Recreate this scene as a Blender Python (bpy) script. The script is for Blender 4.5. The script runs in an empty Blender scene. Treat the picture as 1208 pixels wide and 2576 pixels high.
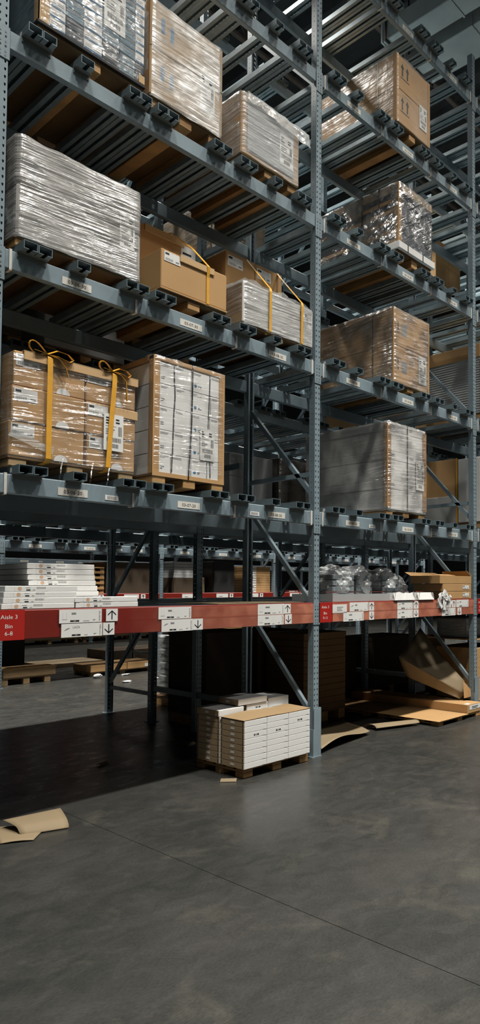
import bpy, math, random
import numpy as np
from mathutils import Vector, Matrix, noise

scene = bpy.context.scene
C = scene.collection
RND = random.Random(7)

# ------------------------------------------------------------------ camera
yaw, pitch, roll = 0.9255, 0.0386, -0.0008
fw = Vector((math.sin(yaw) * math.cos(pitch), math.cos(yaw) * math.cos(pitch), math.sin(pitch)))
rt = Vector((math.cos(yaw), -math.sin(yaw), 0))
up = rt.cross(fw)
rt, up = math.cos(roll) * rt + math.sin(roll) * up, -math.sin(roll) * rt + math.cos(roll) * up
cd = bpy.data.cameras.new('camera')
cam = bpy.data.objects.new('camera', cd)
C.objects.link(cam)
m = Matrix((rt, up, -fw)).transposed().to_4x4()
m.translation = (-1.7325, -4.7158, 1.5958)
cam.matrix_world = m
cd.sensor_fit = 'VERTICAL'
cd.sensor_height = 36.0
cd.lens = 36.0 * 1697.26 / 2576
cd.shift_x = (604 - 1070.27) / 2576
cd.shift_y = (1413.94 - 1288) / 2576
cd.clip_end = 200
scene.camera = cam

# ------------------------------------------------------------------ world, lamps, exposure
scene.view_settings.view_transform = 'Standard'
scene.view_settings.look = 'None'
scene.view_settings.gamma = 1
scene.view_settings.use_curve_mapping = False
scene.view_settings.exposure = 0.0
w = bpy.data.worlds.new('world')
scene.world = w
w.use_nodes = True
w.node_tree.nodes['Background'].inputs[0].default_value = (0.60, 0.80, 1.0, 1)
w.node_tree.nodes['Background'].inputs[1].default_value = 0.006
scene.cycles.max_bounces = 7
scene.cycles.diffuse_bounces = 1
scene.cycles.glossy_bounces = 3
scene.cycles.transparent_max_bounces = 12
scene.cycles.transmission_bounces = 4


def lamp(x, y, z, sx, sy, power, spread=180, col=(1, 0.965, 0.89)):
    d = bpy.data.lights.new('ceiling_lamp', 'AREA')
    d.shape = 'RECTANGLE'
    d.size, d.size_y = sx, sy
    d.energy = power
    d.spread = math.radians(spread)
    d.color = col
    o = bpy.data.objects.new('ceiling_lamp', d)
    o.location = (x, y, z)
    C.objects.link(o)


for i in range(6):
    lamp(-2.0 + 4.2 * i, -5.0, 15.0, 1.2, 0.6, 500, 78)
for i in range(7):
    lamp(-3.0 + 4.6 * i, -8.6, 14.0, 1.4, 0.5, 90)
for i in range(6):
    lamp(1.0 + 4.2 * i, 4.5, 12.5, 1.2, 0.6, 560, 100)
for i in range(4):
    lamp(5.0 + 4.6 * i, 12.9, 15.0, 1.2, 0.6, 150, 75)

# ------------------------------------------------------------------ materials
MATS = {}


def nt(name):
    mt = bpy.data.materials.new(name)
    mt.use_nodes = True
    return mt, mt.node_tree.nodes, mt.node_tree.links


def mat(name, col, rough=0.6, metal=0.0, var=0.15, vscale=6.0, bump=0.0, bscale=60.0, stretch=(1, 1, 1), spec=0.5,
        col2=None):
    mt, n, l = nt(name)
    b = n['Principled BSDF']
    b.inputs['Roughness'].default_value = rough
    b.inputs['Metallic'].default_value = metal
    b.inputs['Specular IOR Level'].default_value = spec
    tc = n.new('ShaderNodeTexCoord')
    mp = n.new('ShaderNodeMapping')
    mp.inputs['Scale'].default_value = stretch
    l.new(tc.outputs['Object'], mp.inputs['Vector'])
    nz = n.new('ShaderNodeTexNoise')
    nz.inputs['Scale'].default_value = vscale
    nz.inputs['Detail'].default_value = 6
    l.new(mp.outputs[0], nz.inputs['Vector'])
    rp = n.new('ShaderNodeValToRGB')
    c2 = col2 if col2 else tuple(c * (1 - var) for c in col)
    c1 = col if col2 else tuple(min(1, c * (1 + var)) for c in col)
    rp.color_ramp.elements[0].position = 0.3
    rp.color_ramp.elements[1].position = 0.7
    rp.color_ramp.elements[0].color = (*c2, 1)
    rp.color_ramp.elements[1].color = (*c1, 1)
    l.new(nz.outputs['Fac'], rp.inputs[0])
    l.new(rp.outputs[0], b.inputs['Base Color'])
    if bump:
        n2 = n.new('ShaderNodeTexNoise')
        n2.inputs['Scale'].default_value = bscale
        n2.inputs['Detail'].default_value = 4
        l.new(mp.outputs[0], n2.inputs['Vector'])
        bp = n.new('ShaderNodeBump')
        bp.inputs['Strength'].default_value = bump
        bp.inputs['Distance'].default_value = 0.01
        l.new(n2.outputs['Fac'], bp.inputs['Height'])
        l.new(bp.outputs[0], b.inputs['Normal'])
    MATS[name] = mt
    return mt


def wrap_mat(name, haze, col=(0.8, 0.8, 0.8), tilt=0.06, rough=0.11, gloss=0.14, bump=0.6, zs=38.0, big=0.35):
    """stretch film: clear sheet, fine tilted wrinkles, a little haze"""
    mt, n, l = nt(name)
    out = n['Material Output']
    n.remove(n['Principled BSDF'])
    tc = n.new('ShaderNodeTexCoord')
    mp = n.new('ShaderNodeMapping')
    mp.inputs['Rotation'].default_value = (tilt, tilt, 0)
    mp2 = n.new('ShaderNodeMapping')
    mp2.inputs['Scale'].default_value = (2.2, 2.2, zs)
    l.new(tc.outputs['Object'], mp.inputs[0])
    l.new(mp.outputs[0], mp2.inputs[0])
    nz = n.new('ShaderNodeTexNoise')
    nz.inputs['Scale'].default_value = 1.1
    nz.inputs['Detail'].default_value = 3
    nz.inputs['Distortion'].default_value = 0.5
    l.new(mp2.outputs[0], nz.inputs['Vector'])
    nb = n.new('ShaderNodeTexNoise')
    nb.inputs['Scale'].default_value = 5.0
    nb.inputs['Detail'].default_value = 3
    l.new(tc.outputs['Object'], nb.inputs['Vector'])
    ad = n.new('ShaderNodeMath')
    ad.operation = 'MULTIPLY_ADD'
    ad.inputs[1].default_value = big * 6
    l.new(nb.outputs['Fac'], ad.inputs[0])
    l.new(nz.outputs['Fac'], ad.inputs[2])
    bp = n.new('ShaderNodeBump')
    bp.inputs['Strength'].default_value = 1.0
    bp.inputs['Distance'].default_value = 0.016 * bump
    l.new(ad.outputs[0], bp.inputs['Height'])
    tr = n.new('ShaderNodeBsdfTransparent')
    df = n.new('ShaderNodeBsdfDiffuse')
    df.inputs[0].default_value = (*col, 1)
    l.new(bp.outputs[0], df.inputs['Normal'])
    gl = n.new('ShaderNodeBsdfGlossy')
    gl.inputs['Roughness'].default_value = rough
    gl.inputs['Color'].default_value = (0.95, 0.95, 0.95, 1)
    l.new(bp.outputs[0], gl.inputs['Normal'])
    rp = n.new('ShaderNodeMapRange')
    rp.inputs['From Min'].default_value = 0.35
    rp.inputs['From Max'].default_value = 0.72
    rp.inputs['To Min'].default_value = haze * 0.6
    rp.inputs['To Max'].default_value = min(0.95, haze * 1.6)
    l.new(nz.outputs['Fac'], rp.inputs['Value'])
    m1 = n.new('ShaderNodeMixShader')
    l.new(rp.outputs[0], m1.inputs[0])
    l.new(tr.outputs[0], m1.inputs[1])
    l.new(df.outputs[0], m1.inputs[2])
    lw = n.new('ShaderNodeLayerWeight')
    lw.inputs['Blend'].default_value = 0.5
    fr = n.new('ShaderNodeMath')
    fr.operation = 'POWER'
    fr.inputs[1].default_value = 5
    l.new(lw.outputs['Facing'], fr.inputs[0])
    fa = n.new('ShaderNodeMath')
    fa.operation = 'MULTIPLY_ADD'
    fa.use_clamp = True
    fa.inputs[1].default_value = 0.2
    fa.inputs[2].default_value = gloss * 0.75
    l.new(fr.outputs[0], fa.inputs[0])
    np_ = n.new('ShaderNodeTexNoise')
    np_.inputs['Scale'].default_value = 4.0
    np_.inputs['Detail'].default_value = 2
    l.new(mp.outputs[0], np_.inputs['Vector'])
    pr = n.new('ShaderNodeMapRange')
    pr.inputs['From Min'].default_value = 0.40
    pr.inputs['From Max'].default_value = 0.60
    pr.inputs['To Min'].default_value = 0.22
    pr.inputs['To Max'].default_value = 1.25
    l.new(np_.outputs['Fac'], pr.inputs[0])
    fm = n.new('ShaderNodeMath')
    fm.operation = 'MULTIPLY'
    fm.use_clamp = True
    l.new(fa.outputs[0], fm.inputs[0])
    l.new(pr.outputs[0], fm.inputs[1])
    m2 = n.new('ShaderNodeMixShader')
    l.new(fm.outputs[0], m2.inputs[0])
    l.new(m1.outputs[0], m2.inputs[1])
    l.new(gl.outputs[0], m2.inputs[2])
    l.new(m2.outputs[0], out.inputs[0])
    MATS[name] = mt
    return mt


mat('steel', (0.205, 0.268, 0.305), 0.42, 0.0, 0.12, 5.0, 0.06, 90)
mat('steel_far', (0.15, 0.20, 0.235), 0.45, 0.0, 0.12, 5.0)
mat('galv', (0.20, 0.265, 0.295), 0.36, 0.25, 0.14, 9.0)
mat('plate', (0.15, 0.17, 0.165), 0.5, 0.2, 0.12, 9.0)
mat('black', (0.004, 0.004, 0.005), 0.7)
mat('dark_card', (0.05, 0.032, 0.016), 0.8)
mat('red', (0.18, 0.012, 0.006), 0.38, 0, 0.08, 4.0)
mat('sign_red', (0.38, 0.014, 0.009), 0.45, 0, 0.03)
mat('paper', (0.74, 0.74, 0.72), 0.6, 0, 0.04)
mat('label_paper', (0.68, 0.66, 0.60), 0.55, 0, 0.05)
mat('ink', (0.012, 0.012, 0.013), 0.6)
mat('grey_ink', (0.22, 0.22, 0.22), 0.6)
mat('blue_ink', (0.03, 0.16, 0.32), 0.6)
mat('peach_ink', (0.62, 0.40, 0.26), 0.6)
mat('card', (0.47, 0.275, 0.115), 0.75, 0, 0.07, 3.0, 0.05, 120)
mat('card_light', (0.55, 0.36, 0.18), 0.75, 0, 0.06, 3.0, 0.05, 120)
mat('card_grey', (0.40, 0.285, 0.165), 0.7, 0, 0.08, 3.0)
mat('edge_board', (0.42, 0.22, 0.08), 0.7, 0, 0.1, 12.0)
mat('white_carton', (0.74, 0.735, 0.72), 0.65, 0, 0.05, 3.0)
mat('grey_carton', (0.40, 0.41, 0.41), 0.65, 0, 0.05, 3.0)
mat('blue_carton', (0.10, 0.18, 0.23), 0.6, 0, 0.1, 6.0)
mat('navy', (0.012, 0.024, 0.04), 0.4, 0, 0.3, 8.0)
mat('silver', (0.42, 0.41, 0.39), 0.45, 0, 0.12, 4.0)
mat('wood', (0.40, 0.225, 0.085), 0.7, 0, 0.22, 3.0, 0.15, 20, (2, 2, 18))
mat('wood_grey', (0.33, 0.22, 0.11), 0.75, 0, 0.22, 3.0, 0.15, 20, (2, 2, 18))
mat('card_shaded', (0.15, 0.085, 0.035), 0.8, 0, 0.1, 3.0)  # brown card with the shade under the shelves put into its colour
mat('shaded_deck', (0.15, 0.085, 0.035), 0.8, 0, 0.2, 3.0)  # pallet deck, the shade of its underside put into the colour
mat('card_dull', (0.30, 0.20, 0.10), 0.75, 0, 0.07, 3.0)
mat('kraft', (0.23, 0.172, 0.10), 0.75, 0, 0.06, 2.5)
mat('strap', (0.72, 0.36, 0.035), 0.5, 0, 0.08, 20)
mat('tie', (0.66, 0.63, 0.57), 0.5)
mat('black_strap', (0.012, 0.013, 0.016), 0.4)
mat('deck', (0.055, 0.065, 0.07), 0.5, 0.3, 0.2, 8.0)
mat('ceiling', (0.05, 0.056, 0.06), 0.8, 0, 0.2, 2.0)
mat('duct', (0.32, 0.36, 0.36), 0.6, 0, 0.15, 1.5)
mat('flange', (0.20, 0.165, 0.14), 0.7, 0, 0.1)
mat('wall_paint', (0.10, 0.11, 0.12), 0.8, 0, 0.1)
mat('tray_grey', (0.17, 0.18, 0.19), 0.5)
wrap_mat('wrap_clear', 0.05, (0.8, 0.8, 0.8), rough=0.2, gloss=0.2, bump=1.3, zs=30)
wrap_mat('wrap_thick', 0.40, (0.52, 0.51, 0.49), rough=0.24, gloss=0.32, bump=0.8, zs=44)
wrap_mat('wrap_foggy', 0.30, (0.66, 0.68, 0.68), rough=0.24, gloss=0.12, bump=0.6)
wrap_mat('wrap_bright', 0.12, (0.8, 0.78, 0.74), rough=0.24, gloss=0.5, bump=1.2, zs=28)
wrap_mat('wrap_smooth', 0.12, (0.8, 0.78, 0.74), rough=0.36, gloss=0.5, bump=0.35, zs=26, big=0.5)
wrap_mat('wrap_thin', 0.05, (0.8, 0.8, 0.8), rough=0.34, gloss=0.12, bump=0.55, zs=22)
wrap_mat('wrap_glitter', 0.10, (0.7, 0.7, 0.7), tilt=0.55, rough=0.30, gloss=0.60, bump=1.5, zs=20, big=0.6)
wrap_mat('bag', 0.38, (0.78, 0.81, 0.82), tilt=0.7, rough=0.25, gloss=0.22, bump=1.0, zs=7.0, big=0.5)


def film_mat():
    mt, n, l = nt('holder_film')
    out = n['Material Output']
    n.remove(n['Principled BSDF'])
    tc = n.new('ShaderNodeTexCoord')
    nz = n.new('ShaderNodeTexNoise')
    nz.inputs['Scale'].default_value = 5
    nz.inputs['Detail'].default_value = 3
    l.new(tc.outputs['Object'], nz.inputs['Vector'])
    sx = n.new('ShaderNodeSeparateXYZ')
    l.new(tc.outputs['Object'], sx.inputs[0])
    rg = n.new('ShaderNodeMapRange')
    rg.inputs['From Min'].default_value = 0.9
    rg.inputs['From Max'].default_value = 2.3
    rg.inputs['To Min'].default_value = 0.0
    rg.inputs['To Max'].default_value = 0.50  # painted pink gets stronger to the right
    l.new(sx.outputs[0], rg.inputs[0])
    mu = n.new('ShaderNodeMath')
    mu.operation = 'MULTIPLY'
    l.new(rg.outputs[0], mu.inputs[0])
    rg2 = n.new('ShaderNodeMapRange')
    rg2.inputs['From Min'].default_value = 0.4
    rg2.inputs['From Max'].default_value = 0.62
    rg2.inputs['To Min'].default_value = 0.45
    rg2.inputs['To Max'].default_value = 1.0
    l.new(nz.outputs['Fac'], rg2.inputs[0])
    l.new(rg2.outputs[0], mu.inputs[1])
    tr = n.new('ShaderNodeBsdfTransparent')
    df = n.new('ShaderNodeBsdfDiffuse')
    df.inputs[0].default_value = (0.80, 0.31, 0.20, 1)  # pink reflected light painted into the film colour
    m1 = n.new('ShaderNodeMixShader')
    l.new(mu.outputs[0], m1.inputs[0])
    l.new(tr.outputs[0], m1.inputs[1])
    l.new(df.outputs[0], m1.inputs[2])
    gl = n.new('ShaderNodeBsdfGlossy')
    gl.inputs['Roughness'].default_value = 0.12
    m2 = n.new('ShaderNodeMixShader')
    m2.inputs[0].default_value = 0.03
    l.new(m1.outputs[0], m2.inputs[1])
    l.new(gl.outputs[0], m2.inputs[2])
    l.new(m2.outputs[0], out.inputs[0])
    MATS['holder_film'] = mt


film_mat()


def floor_mat():
    mt, n, l = nt('concrete')
    b = n['Principled BSDF']
    tc = n.new('ShaderNodeTexCoord')

    def nz(scale, detail, dist=0.0, stretch=None):
        t = n.new('ShaderNodeTexNoise')
        t.inputs['Scale'].default_value = scale
        t.inputs['Detail'].default_value = detail
        t.inputs['Distortion'].default_value = dist
        if stretch:
            mp = n.new('ShaderNodeMapping')
            mp.inputs['Scale'].default_value = stretch
            mp.inputs['Rotation'].default_value = (0, 0, 0.5)
            l.new(tc.outputs['Object'], mp.inputs[0])
            l.new(mp.outputs[0], t.inputs['Vector'])
        else:
            l.new(tc.outputs['Object'], t.inputs['Vector'])
        return t
    a = nz(1.1, 8, 0.6)
    f = nz(6.0, 9, 0.8, (1, 1.5, 1))
    mixf = n.new('ShaderNodeMath')
    mixf.operation = 'MULTIPLY_ADD'
    mixf.inputs[1].default_value = 0.55
    l.new(f.outputs['Fac'], mixf.inputs[0])
    l.new(a.outputs['Fac'], mixf.inputs[2])
    rp = n.new('ShaderNodeValToRGB')
    e = rp.color_ramp.elements
    e[0].position, e[0].color = 0.45, (0.021, 0.0228, 0.0213, 1)
    e[1].position, e[1].color = 1.0, (0.042, 0.0412, 0.038, 1)
    l.new(mixf.outputs[0], rp.inputs[0])
    # pale worn patches
    p = nz(2.3, 5, 0.8)
    p2 = nz(14, 5, 0.5)
    pm = n.new('ShaderNodeMath')
    pm.operation = 'MULTIPLY_ADD'
    pm.inputs[1].default_value = 0.25
    l.new(p2.outputs['Fac'], pm.inputs[0])
    l.new(p.outputs['Fac'], pm.inputs[2])
    pr = n.new('ShaderNodeMapRange')
    pr.inputs['From Min'].default_value = 0.70
    pr.inputs['From Max'].default_value = 0.86
    pr.inputs['To Max'].default_value = 0.55
    l.new(pm.outputs[0], pr.inputs[0])
    mx = n.new('ShaderNodeMix')
    mx.data_type = 'RGBA'
    l.new(pr.outputs[0], mx.inputs['Factor'])
    l.new(rp.outputs[0], mx.inputs['A'])
    mx.inputs['B'].default_value = (0.068, 0.066, 0.054, 1)
    fs = nz(55, 6, 0.3, (1, 2.5, 1))
    fr = n.new('ShaderNodeMapRange')
    fr.inputs['From Min'].default_value = 0.3
    fr.inputs['From Max'].default_value = 0.7
    fr.inputs['To Min'].default_value = 0.78
    fr.inputs['To Max'].default_value = 1.22
    l.new(fs.outputs['Fac'], fr.inputs[0])
    mm = n.new('ShaderNodeMix')
    mm.data_type = 'RGBA'
    mm.blend_type = 'MULTIPLY'
    mm.inputs['Factor'].default_value = 1.0
    l.new(mx.outputs['Result'], mm.inputs['A'])
    l.new(fr.outputs[0], mm.inputs['B'])
    l.new(mm.outputs['Result'], b.inputs['Base Color'])
    rr = n.new('ShaderNodeMapRange')
    rr.inputs['From Min'].default_value = 0.3
    rr.inputs['From Max'].default_value = 0.75
    rr.inputs['To Min'].default_value = 0.24
    rr.inputs['To Max'].default_value = 0.42
    l.new(f.outputs['Fac'], rr.inputs[0])
    l.new(rr.outputs[0], b.inputs['Roughness'])
    b.inputs['Specular IOR Level'].default_value = 0.5
    bp = n.new('ShaderNodeBump')
    bp.inputs['Strength'].default_value = 0.05
    bp.inputs['Distance'].default_value = 0.01
    l.new(f.outputs['Fac'], bp.inputs['Height'])
    l.new(bp.outputs[0], b.inputs['Normal'])
    MATS['concrete'] = mt


floor_mat()


# ------------------------------------------------------------------ mesh builder
class MB:
    def __init__(s, *mats):
        s.v, s.f, s.m, s.mats = [], [], [], list(mats)

    def mi(s, name):
        if name not in s.mats:
            s.mats.append(name)
        return s.mats.index(name)

    def add(s, vs, fs, mt=None):
        k = len(s.v)
        s.v += [tuple(p) for p in vs]
        i = s.mi(mt) if mt else 0
        for f in fs:
            s.f.append(tuple(k + a for a in f))
            s.m.append(i)
        return s

    def box(s, x0, x1, y0, y1, z0, z1, mt=None):
        return s.add([(x0, y0, z0), (x1, y0, z0), (x1, y1, z0), (x0, y1, z0), (x0, y0, z1), (x1, y0, z1), (x1, y1, z1),
                      (x0, y1, z1)],
                     [(0, 3, 2, 1), (4, 5, 6, 7), (0, 1, 5, 4), (1, 2, 6, 5), (2, 3, 7, 6), (3, 0, 4, 7)], mt)

    def cbox(s, x0, x1, y0, y1, z0, z1, c=0.006, mt=None):
        """box with chamfered edges"""
        c = min(c, (x1 - x0) * .3, (y1 - y0) * .3, (z1 - z0) * .3)
        vs, ix = [], {}
        for i, x in enumerate((x0, x1)):
            for j, y in enumerate((y0, y1)):
                for k, z in enumerate((z0, z1)):
                    dx, dy, dz = c * (1 - 2 * i), c * (1 - 2 * j), c * (1 - 2 * k)
                    for a, p in enumerate(((x, y + dy, z + dz), (x + dx, y, z + dz), (x + dx, y + dy, z))):
                        ix[i, j, k, a] = len(vs)
                        vs.append(p)
        fs = []
        for q in (0, 1):
            fs.append([ix[q, 0, 0, 0], ix[q, 0, 1, 0], ix[q, 1, 1, 0], ix[q, 1, 0, 0]])
            fs.append([ix[0, q, 0, 1], ix[0, q, 1, 1], ix[1, q, 1, 1], ix[1, q, 0, 1]])
            fs.append([ix[0, 0, q, 2], ix[0, 1, q, 2], ix[1, 1, q, 2], ix[1, 0, q, 2]])
            for r in (0, 1):
                fs.append([ix[0, q, r, 1], ix[1, q, r, 1], ix[1, q, r, 2], ix[0, q, r, 2]])
                fs.append([ix[q, 0, r, 0], ix[q, 1, r, 0], ix[q, 1, r, 2], ix[q, 0, r, 2]])
                fs.append([ix[q, r, 0, 0], ix[q, r, 1, 0], ix[q, r, 1, 1], ix[q, r, 0, 1]])
                for t in (0, 1):
                    fs.append([ix[q, r, t, 0], ix[q, r, t, 1], ix[q, r, t, 2]])
        cen = Vector(((x0 + x1) / 2, (y0 + y1) / 2, (z0 + z1) / 2))
        o = []
        for f in fs:
            a, b, d = (Vector(vs[f[0]]), Vector(vs[f[1]]), Vector(vs[f[2]]))
            if (b - a).cross(d - a).dot((a + b + d) / 3 - cen) < 0:
                f = f[::-1]
            o.append(tuple(f))
        return s.add(vs, o, mt)

    def bar(s, p, q, w, h, mt=None, side=None):
        """rectangular bar from p to q; w along side, h across"""
        p, q = Vector(p), Vector(q)
        d = (q - p).normalized()
        sd = Vector(side) if side else (Vector((1, 0, 0)) if abs(d.x) < .9 else Vector((0, 1, 0)))
        sd = (sd - d * sd.dot(d)).normalized()
        n = d.cross(sd)
        vs = []
        for e in (p, q):
            for a, b in ((-1, -1), (1, -1), (1, 1), (-1, 1)):
                vs.append(e + sd * a * w / 2 + n * b * h / 2)
        return s.add(vs, [(0, 3, 2, 1), (4, 5, 6, 7), (0, 1, 5, 4), (1, 2, 6, 5), (2, 3, 7, 6), (3, 0, 4, 7)], mt)

    def xz(s, y, pts, mt=None):
        """flat polygon facing -Y"""
        return s.add([(a, y, b) for a, b in pts], [tuple(range(len(pts)))], mt)

    def rect(s, y, x0, x1, z0, z1, mt=None):
        return s.xz(y, [(x0, z0), (x1, z0), (x1, z1), (x0, z1)], mt)

    def disc(s, y, cx, cz, r, mt=None, n=14):
        return s.xz(y, [(cx + r * math.cos(2 * math.pi * i / n), cz + r * math.sin(2 * math.pi * i / n)) for i in range(n)], mt)

    def text(s, txt, h, cx, cz, y, mt, wmax=None):
        vs, fs = text_geo(txt)
        xs = [a for a, _ in vs]
        wd = max(xs) - min(xs)
        k = h / 0.7
        kx = k if not wmax else min(k, wmax / wd)
        x0 = (max(xs) + min(xs)) / 2
        return s.add([(cx + (a - x0) * kx, y, cz + (b - 0.35) * k) for a, b in vs], fs, mt)

    def barcode(s, y, x0, x1, z0, z1, mt='ink', n=14, seed=1):
        r = random.Random(seed)
        x = x0
        while x < x1:
            a = (x1 - x0) / n * (0.35 + 0.9 * r.random())
            s.rect(y, x, min(x1, x + a * .6), z0, z1, mt)
            x += a * 1.15
        return s

    def lines(s, y, x0, x1, z0, z1, n, mt='ink', seed=1, t=0.5):
        r = random.Random(seed)
        h = (z1 - z0) / n
        for i in range(n):
            s.rect(y, x0, x0 + (x1 - x0) * (0.45 + .55 * r.random()), z0 + i * h, z0 + i * h + h * t, mt)
        return s

    def mesh(s, name, smooth=False):
        me = bpy.data.meshes.new(name)
        me.from_pydata(s.v, [], s.f)
        for q in (s.mats or ['steel']):
            me.materials.append(MATS[q])
        me.polygons.foreach_set('material_index', s.m)
        if smooth:
            me.polygons.foreach_set('use_smooth', [True] * len(s.f))
        me.update()
        return me


_TG = {}


def text_geo(txt):
    if txt not in _TG:
        cu = bpy.data.curves.new('text', 'FONT')
        cu.body = txt
        cu.resolution_u = 2
        ob = bpy.data.objects.new('text', cu)
        C.objects.link(ob)
        me = ob.evaluated_get(bpy.context.evaluated_depsgraph_get()).to_mesh()
        _TG[txt] = ([(v.co.x, v.co.y) for v in me.vertices], [tuple(p.vertices) for p in me.polygons])
        bpy.data.objects.remove(ob)
        bpy.data.curves.remove(cu)
    return _TG[txt]


def link(name, me, parent=None, loc=(0, 0, 0), rot=None):
    o = bpy.data.objects.new(name, me)
    C.objects.link(o)
    o.parent = parent
    o.location = loc
    if rot:
        o.rotation_euler = rot
    return o


def tag(o, label=None, cat=None, group=None, kind=None):
    if label:
        o['label'] = label
    if cat:
        o['category'] = cat
    if group:
        o['group'] = group
    if kind:
        o['kind'] = kind
    return o


def thing(name, label, cat, loc, group=None, rz=0):
    o = bpy.data.objects.new(name, None)
    C.objects.link(o)
    o.location = loc
    o.rotation_euler = (0, 0, rz)
    o.empty_display_size = 0.1
    return tag(o, label, cat, group)


def part(T, name, mb, under=None, smooth=False, label=None, kind=None):
    """mesh given in world coordinates becomes a child of T (or of the part 'under')"""
    ox, oy, oz = T.location
    mb.v = [(a - ox, b - oy, c - oz) for a, b, c in mb.v]
    return tag(link(name, mb.mesh(name, smooth), under or T), label, kind=kind)


def copy_tree(o, parent=None):
    c = o.copy()
    C.objects.link(c)
    c.parent = parent
    for ch in o.children:
        copy_tree(ch, c)
    return c


def struct(name, mb, kind='structure'):
    return tag(link(name, mb.mesh(name)), kind=kind)


# ------------------------------------------------------------------ building shell
L = 2.8                                  # bay pitch
LEV = {20: 2.3299, 30: 3.7836, 40: 5.2298, 50: 6.6827, 60: 8.122}
HB = 0.1275
RED_T, RED_B = 1.459, 1.264
SH = RED_T + .0025                       # things on the red shelf stand here
CJ = 2.83
fx = [-9.0] + [0.615 + CJ * i for i in range(-3, 11)] + [34.0]
fy = [-12.0, -4.45, 4.55, 13.6, 30.0]
mb = MB('concrete')
for i in range(len(fx) - 1):
    for j in range(len(fy) - 1):
        mb.box(fx[i] + .0018, fx[i + 1] - .0018, fy[j] + .0018, fy[j + 1] - .0018, -0.15, 0.0)
mb.box(-9, 34, -12, 30, -0.2, -0.005, 'ink')
struct('floor', mb)
mb = MB('ceiling')
for i in range(44):                      # trapezoidal roof deck
    x = -9 + i
    mb.add([(x, -12, 16.2), (x + .35, -12, 16.2), (x + .5, -12, 16.45), (x + .85, -12, 16.45), (x + 1, -12, 16.2),
            (x, 30, 16.2), (x + .35, 30, 16.2), (x + .5, 30, 16.45), (x + .85, 30, 16.45), (x + 1, 30, 16.2)],
           [(0, 1, 6, 5), (1, 2, 7, 6), (2, 3, 8, 7), (3, 4, 9, 8)])
mb.box(-9, 35, -12, 30, 16.5, 16.6)
struct('ceiling', mb)
struct('wall_back', MB('wall_paint').box(-9, 34, 30, 30.2, 0, 16.6))
struct('wall_front', MB('wall_paint').box(-9, 34, -12.2, -12, 0, 16.6))
struct('wall_left', MB('wall_paint').box(-9.2, -9, -12, 30, 0, 16.6))
struct('wall_right', MB('wall_paint').box(34, 34.2, -12, 30, 0, 16.6))


def joist(y, label):
    T = thing('roof_joist', label, 'joist', (-9, y, 15.5), 'open web joists under the roof deck')
    for z in (15.55, 16.12):
        part(T, 'chord', MB('flange').box(-9, 34, y - .06, y + .06, z - .04, z + .04))
    web = MB('flange')
    for i in range(43):
        web.bar((-9 + i, y, 15.55), (-8.5 + i, y, 16.12), .04, .03)
        web.bar((-8.5 + i, y, 16.12), (-8 + i, y, 15.55), .04, .03)
    part(T, 'web', web, kind='stuff')


for i, y in enumerate((-6, -3, 0.0, 3.0, 6.0, 9.0)):
    joist(y, 'dark open web steel joist under the roof deck, %s from the front wall' % ['first', 'second', 'third', 'fourth', 'fifth', 'sixth'][i])


def duct(x0, x1, z0, z1, label):
    T = thing('air_duct', label, 'duct', ((x0 + x1) / 2, 2, z0))
    for i in range(3):
        y = -4 + i * 2.4
        part(T, 'duct_section', MB('duct').cbox(x0, x1, y, y + (2.38 if i < 2 else 1.3), z0, z1, .01))
        part(T, 'duct_flange', MB('duct').box(x0 - .012, x1 + .012, y + (2.375 if i < 2 else 1.295), y + (2.405 if i < 2 else 1.325), z0 - .012, z1 + .012))
    for i in range(3):
        y = -2.8 + i * 2.4
        part(T, 'hanger', MB('black').box(x0 - .03, x0 - .015, y, y + .03, z0 - .03, 16.2).box(
            x1 + .015, x1 + .03, y, y + .03, z0 - .03, 16.2).box(x0 - .03, x1 + .03, y, y + .03, z0 - .035, z0 - .014))


duct(6.20, 6.58, 10.3, 10.62, 'pale sheet metal duct under the roof, farther left of the two')
duct(6.79, 7.40, 10.3, 10.75, 'wider pale sheet metal duct under the roof above the post top')

# ------------------------------------------------------------------ rack components (shared meshes)
PW = 0.0741
PH = 8.67
PITCH = 0.0508


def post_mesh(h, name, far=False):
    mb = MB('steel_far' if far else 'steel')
    hw, d = PW / 2, 0.0725

    def cell(fn, u0, u1, v0, v1, hole):
        um, vm = (u0 + u1) / 2, (v0 + v1) / 2
        out = [(u0, v0), (um, v0), (u1, v0), (u1, vm), (u1, v1), (um, v1), (u0, v1), (u0, vm)]
        inn = [(um + a, vm + b) for a, b in hole]
        mb.add([fn(*p) for p in out + inn], [(i, (i + 1) % 8, 8 + (i + 1) % 8, 8 + i) for i in range(8)])
    tear = [(-.0032, -.010), (0, -.0115), (.0032, -.010), (.0052, -.001), (.0066, .006), (0, .0095), (-.0066, .006), (-.0052, -.001)]
    rnd = [(.0046 * math.cos(a), .0046 * math.sin(a)) for a in [math.radians(225 + 45 * i) for i in range(8)]]
    n = int(h / PITCH)
    for i in range(n):
        z0, z1 = i * PITCH, (i + 1) * PITCH if i < n - 1 else h
        cell(lambda u, v: (u, 0, v), -hw, 0, z0, z1, tear)
        cell(lambda u, v: (u, 0, v), 0, hw, z0, z1, tear)
        cell(lambda u, v: (-hw, d - u, v), 0, d, z0, z1, rnd)
        cell(lambda u, v: (hw, u, v), 0, d, z0, z1, rnd)
    for sx in (-1, 1):
        mb.box(min(sx * hw, sx * (hw - .02)), max(sx * hw, sx * (hw - .02)), d - .002, d, 0, h)
    mb.box(-hw, -hw + .003, .0, .002, 0, h).box(hw - .003, hw, .0, .002, 0, h)
    return mb.mesh(name)


ME_POST = post_mesh(PH, 'upright_post')


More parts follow.
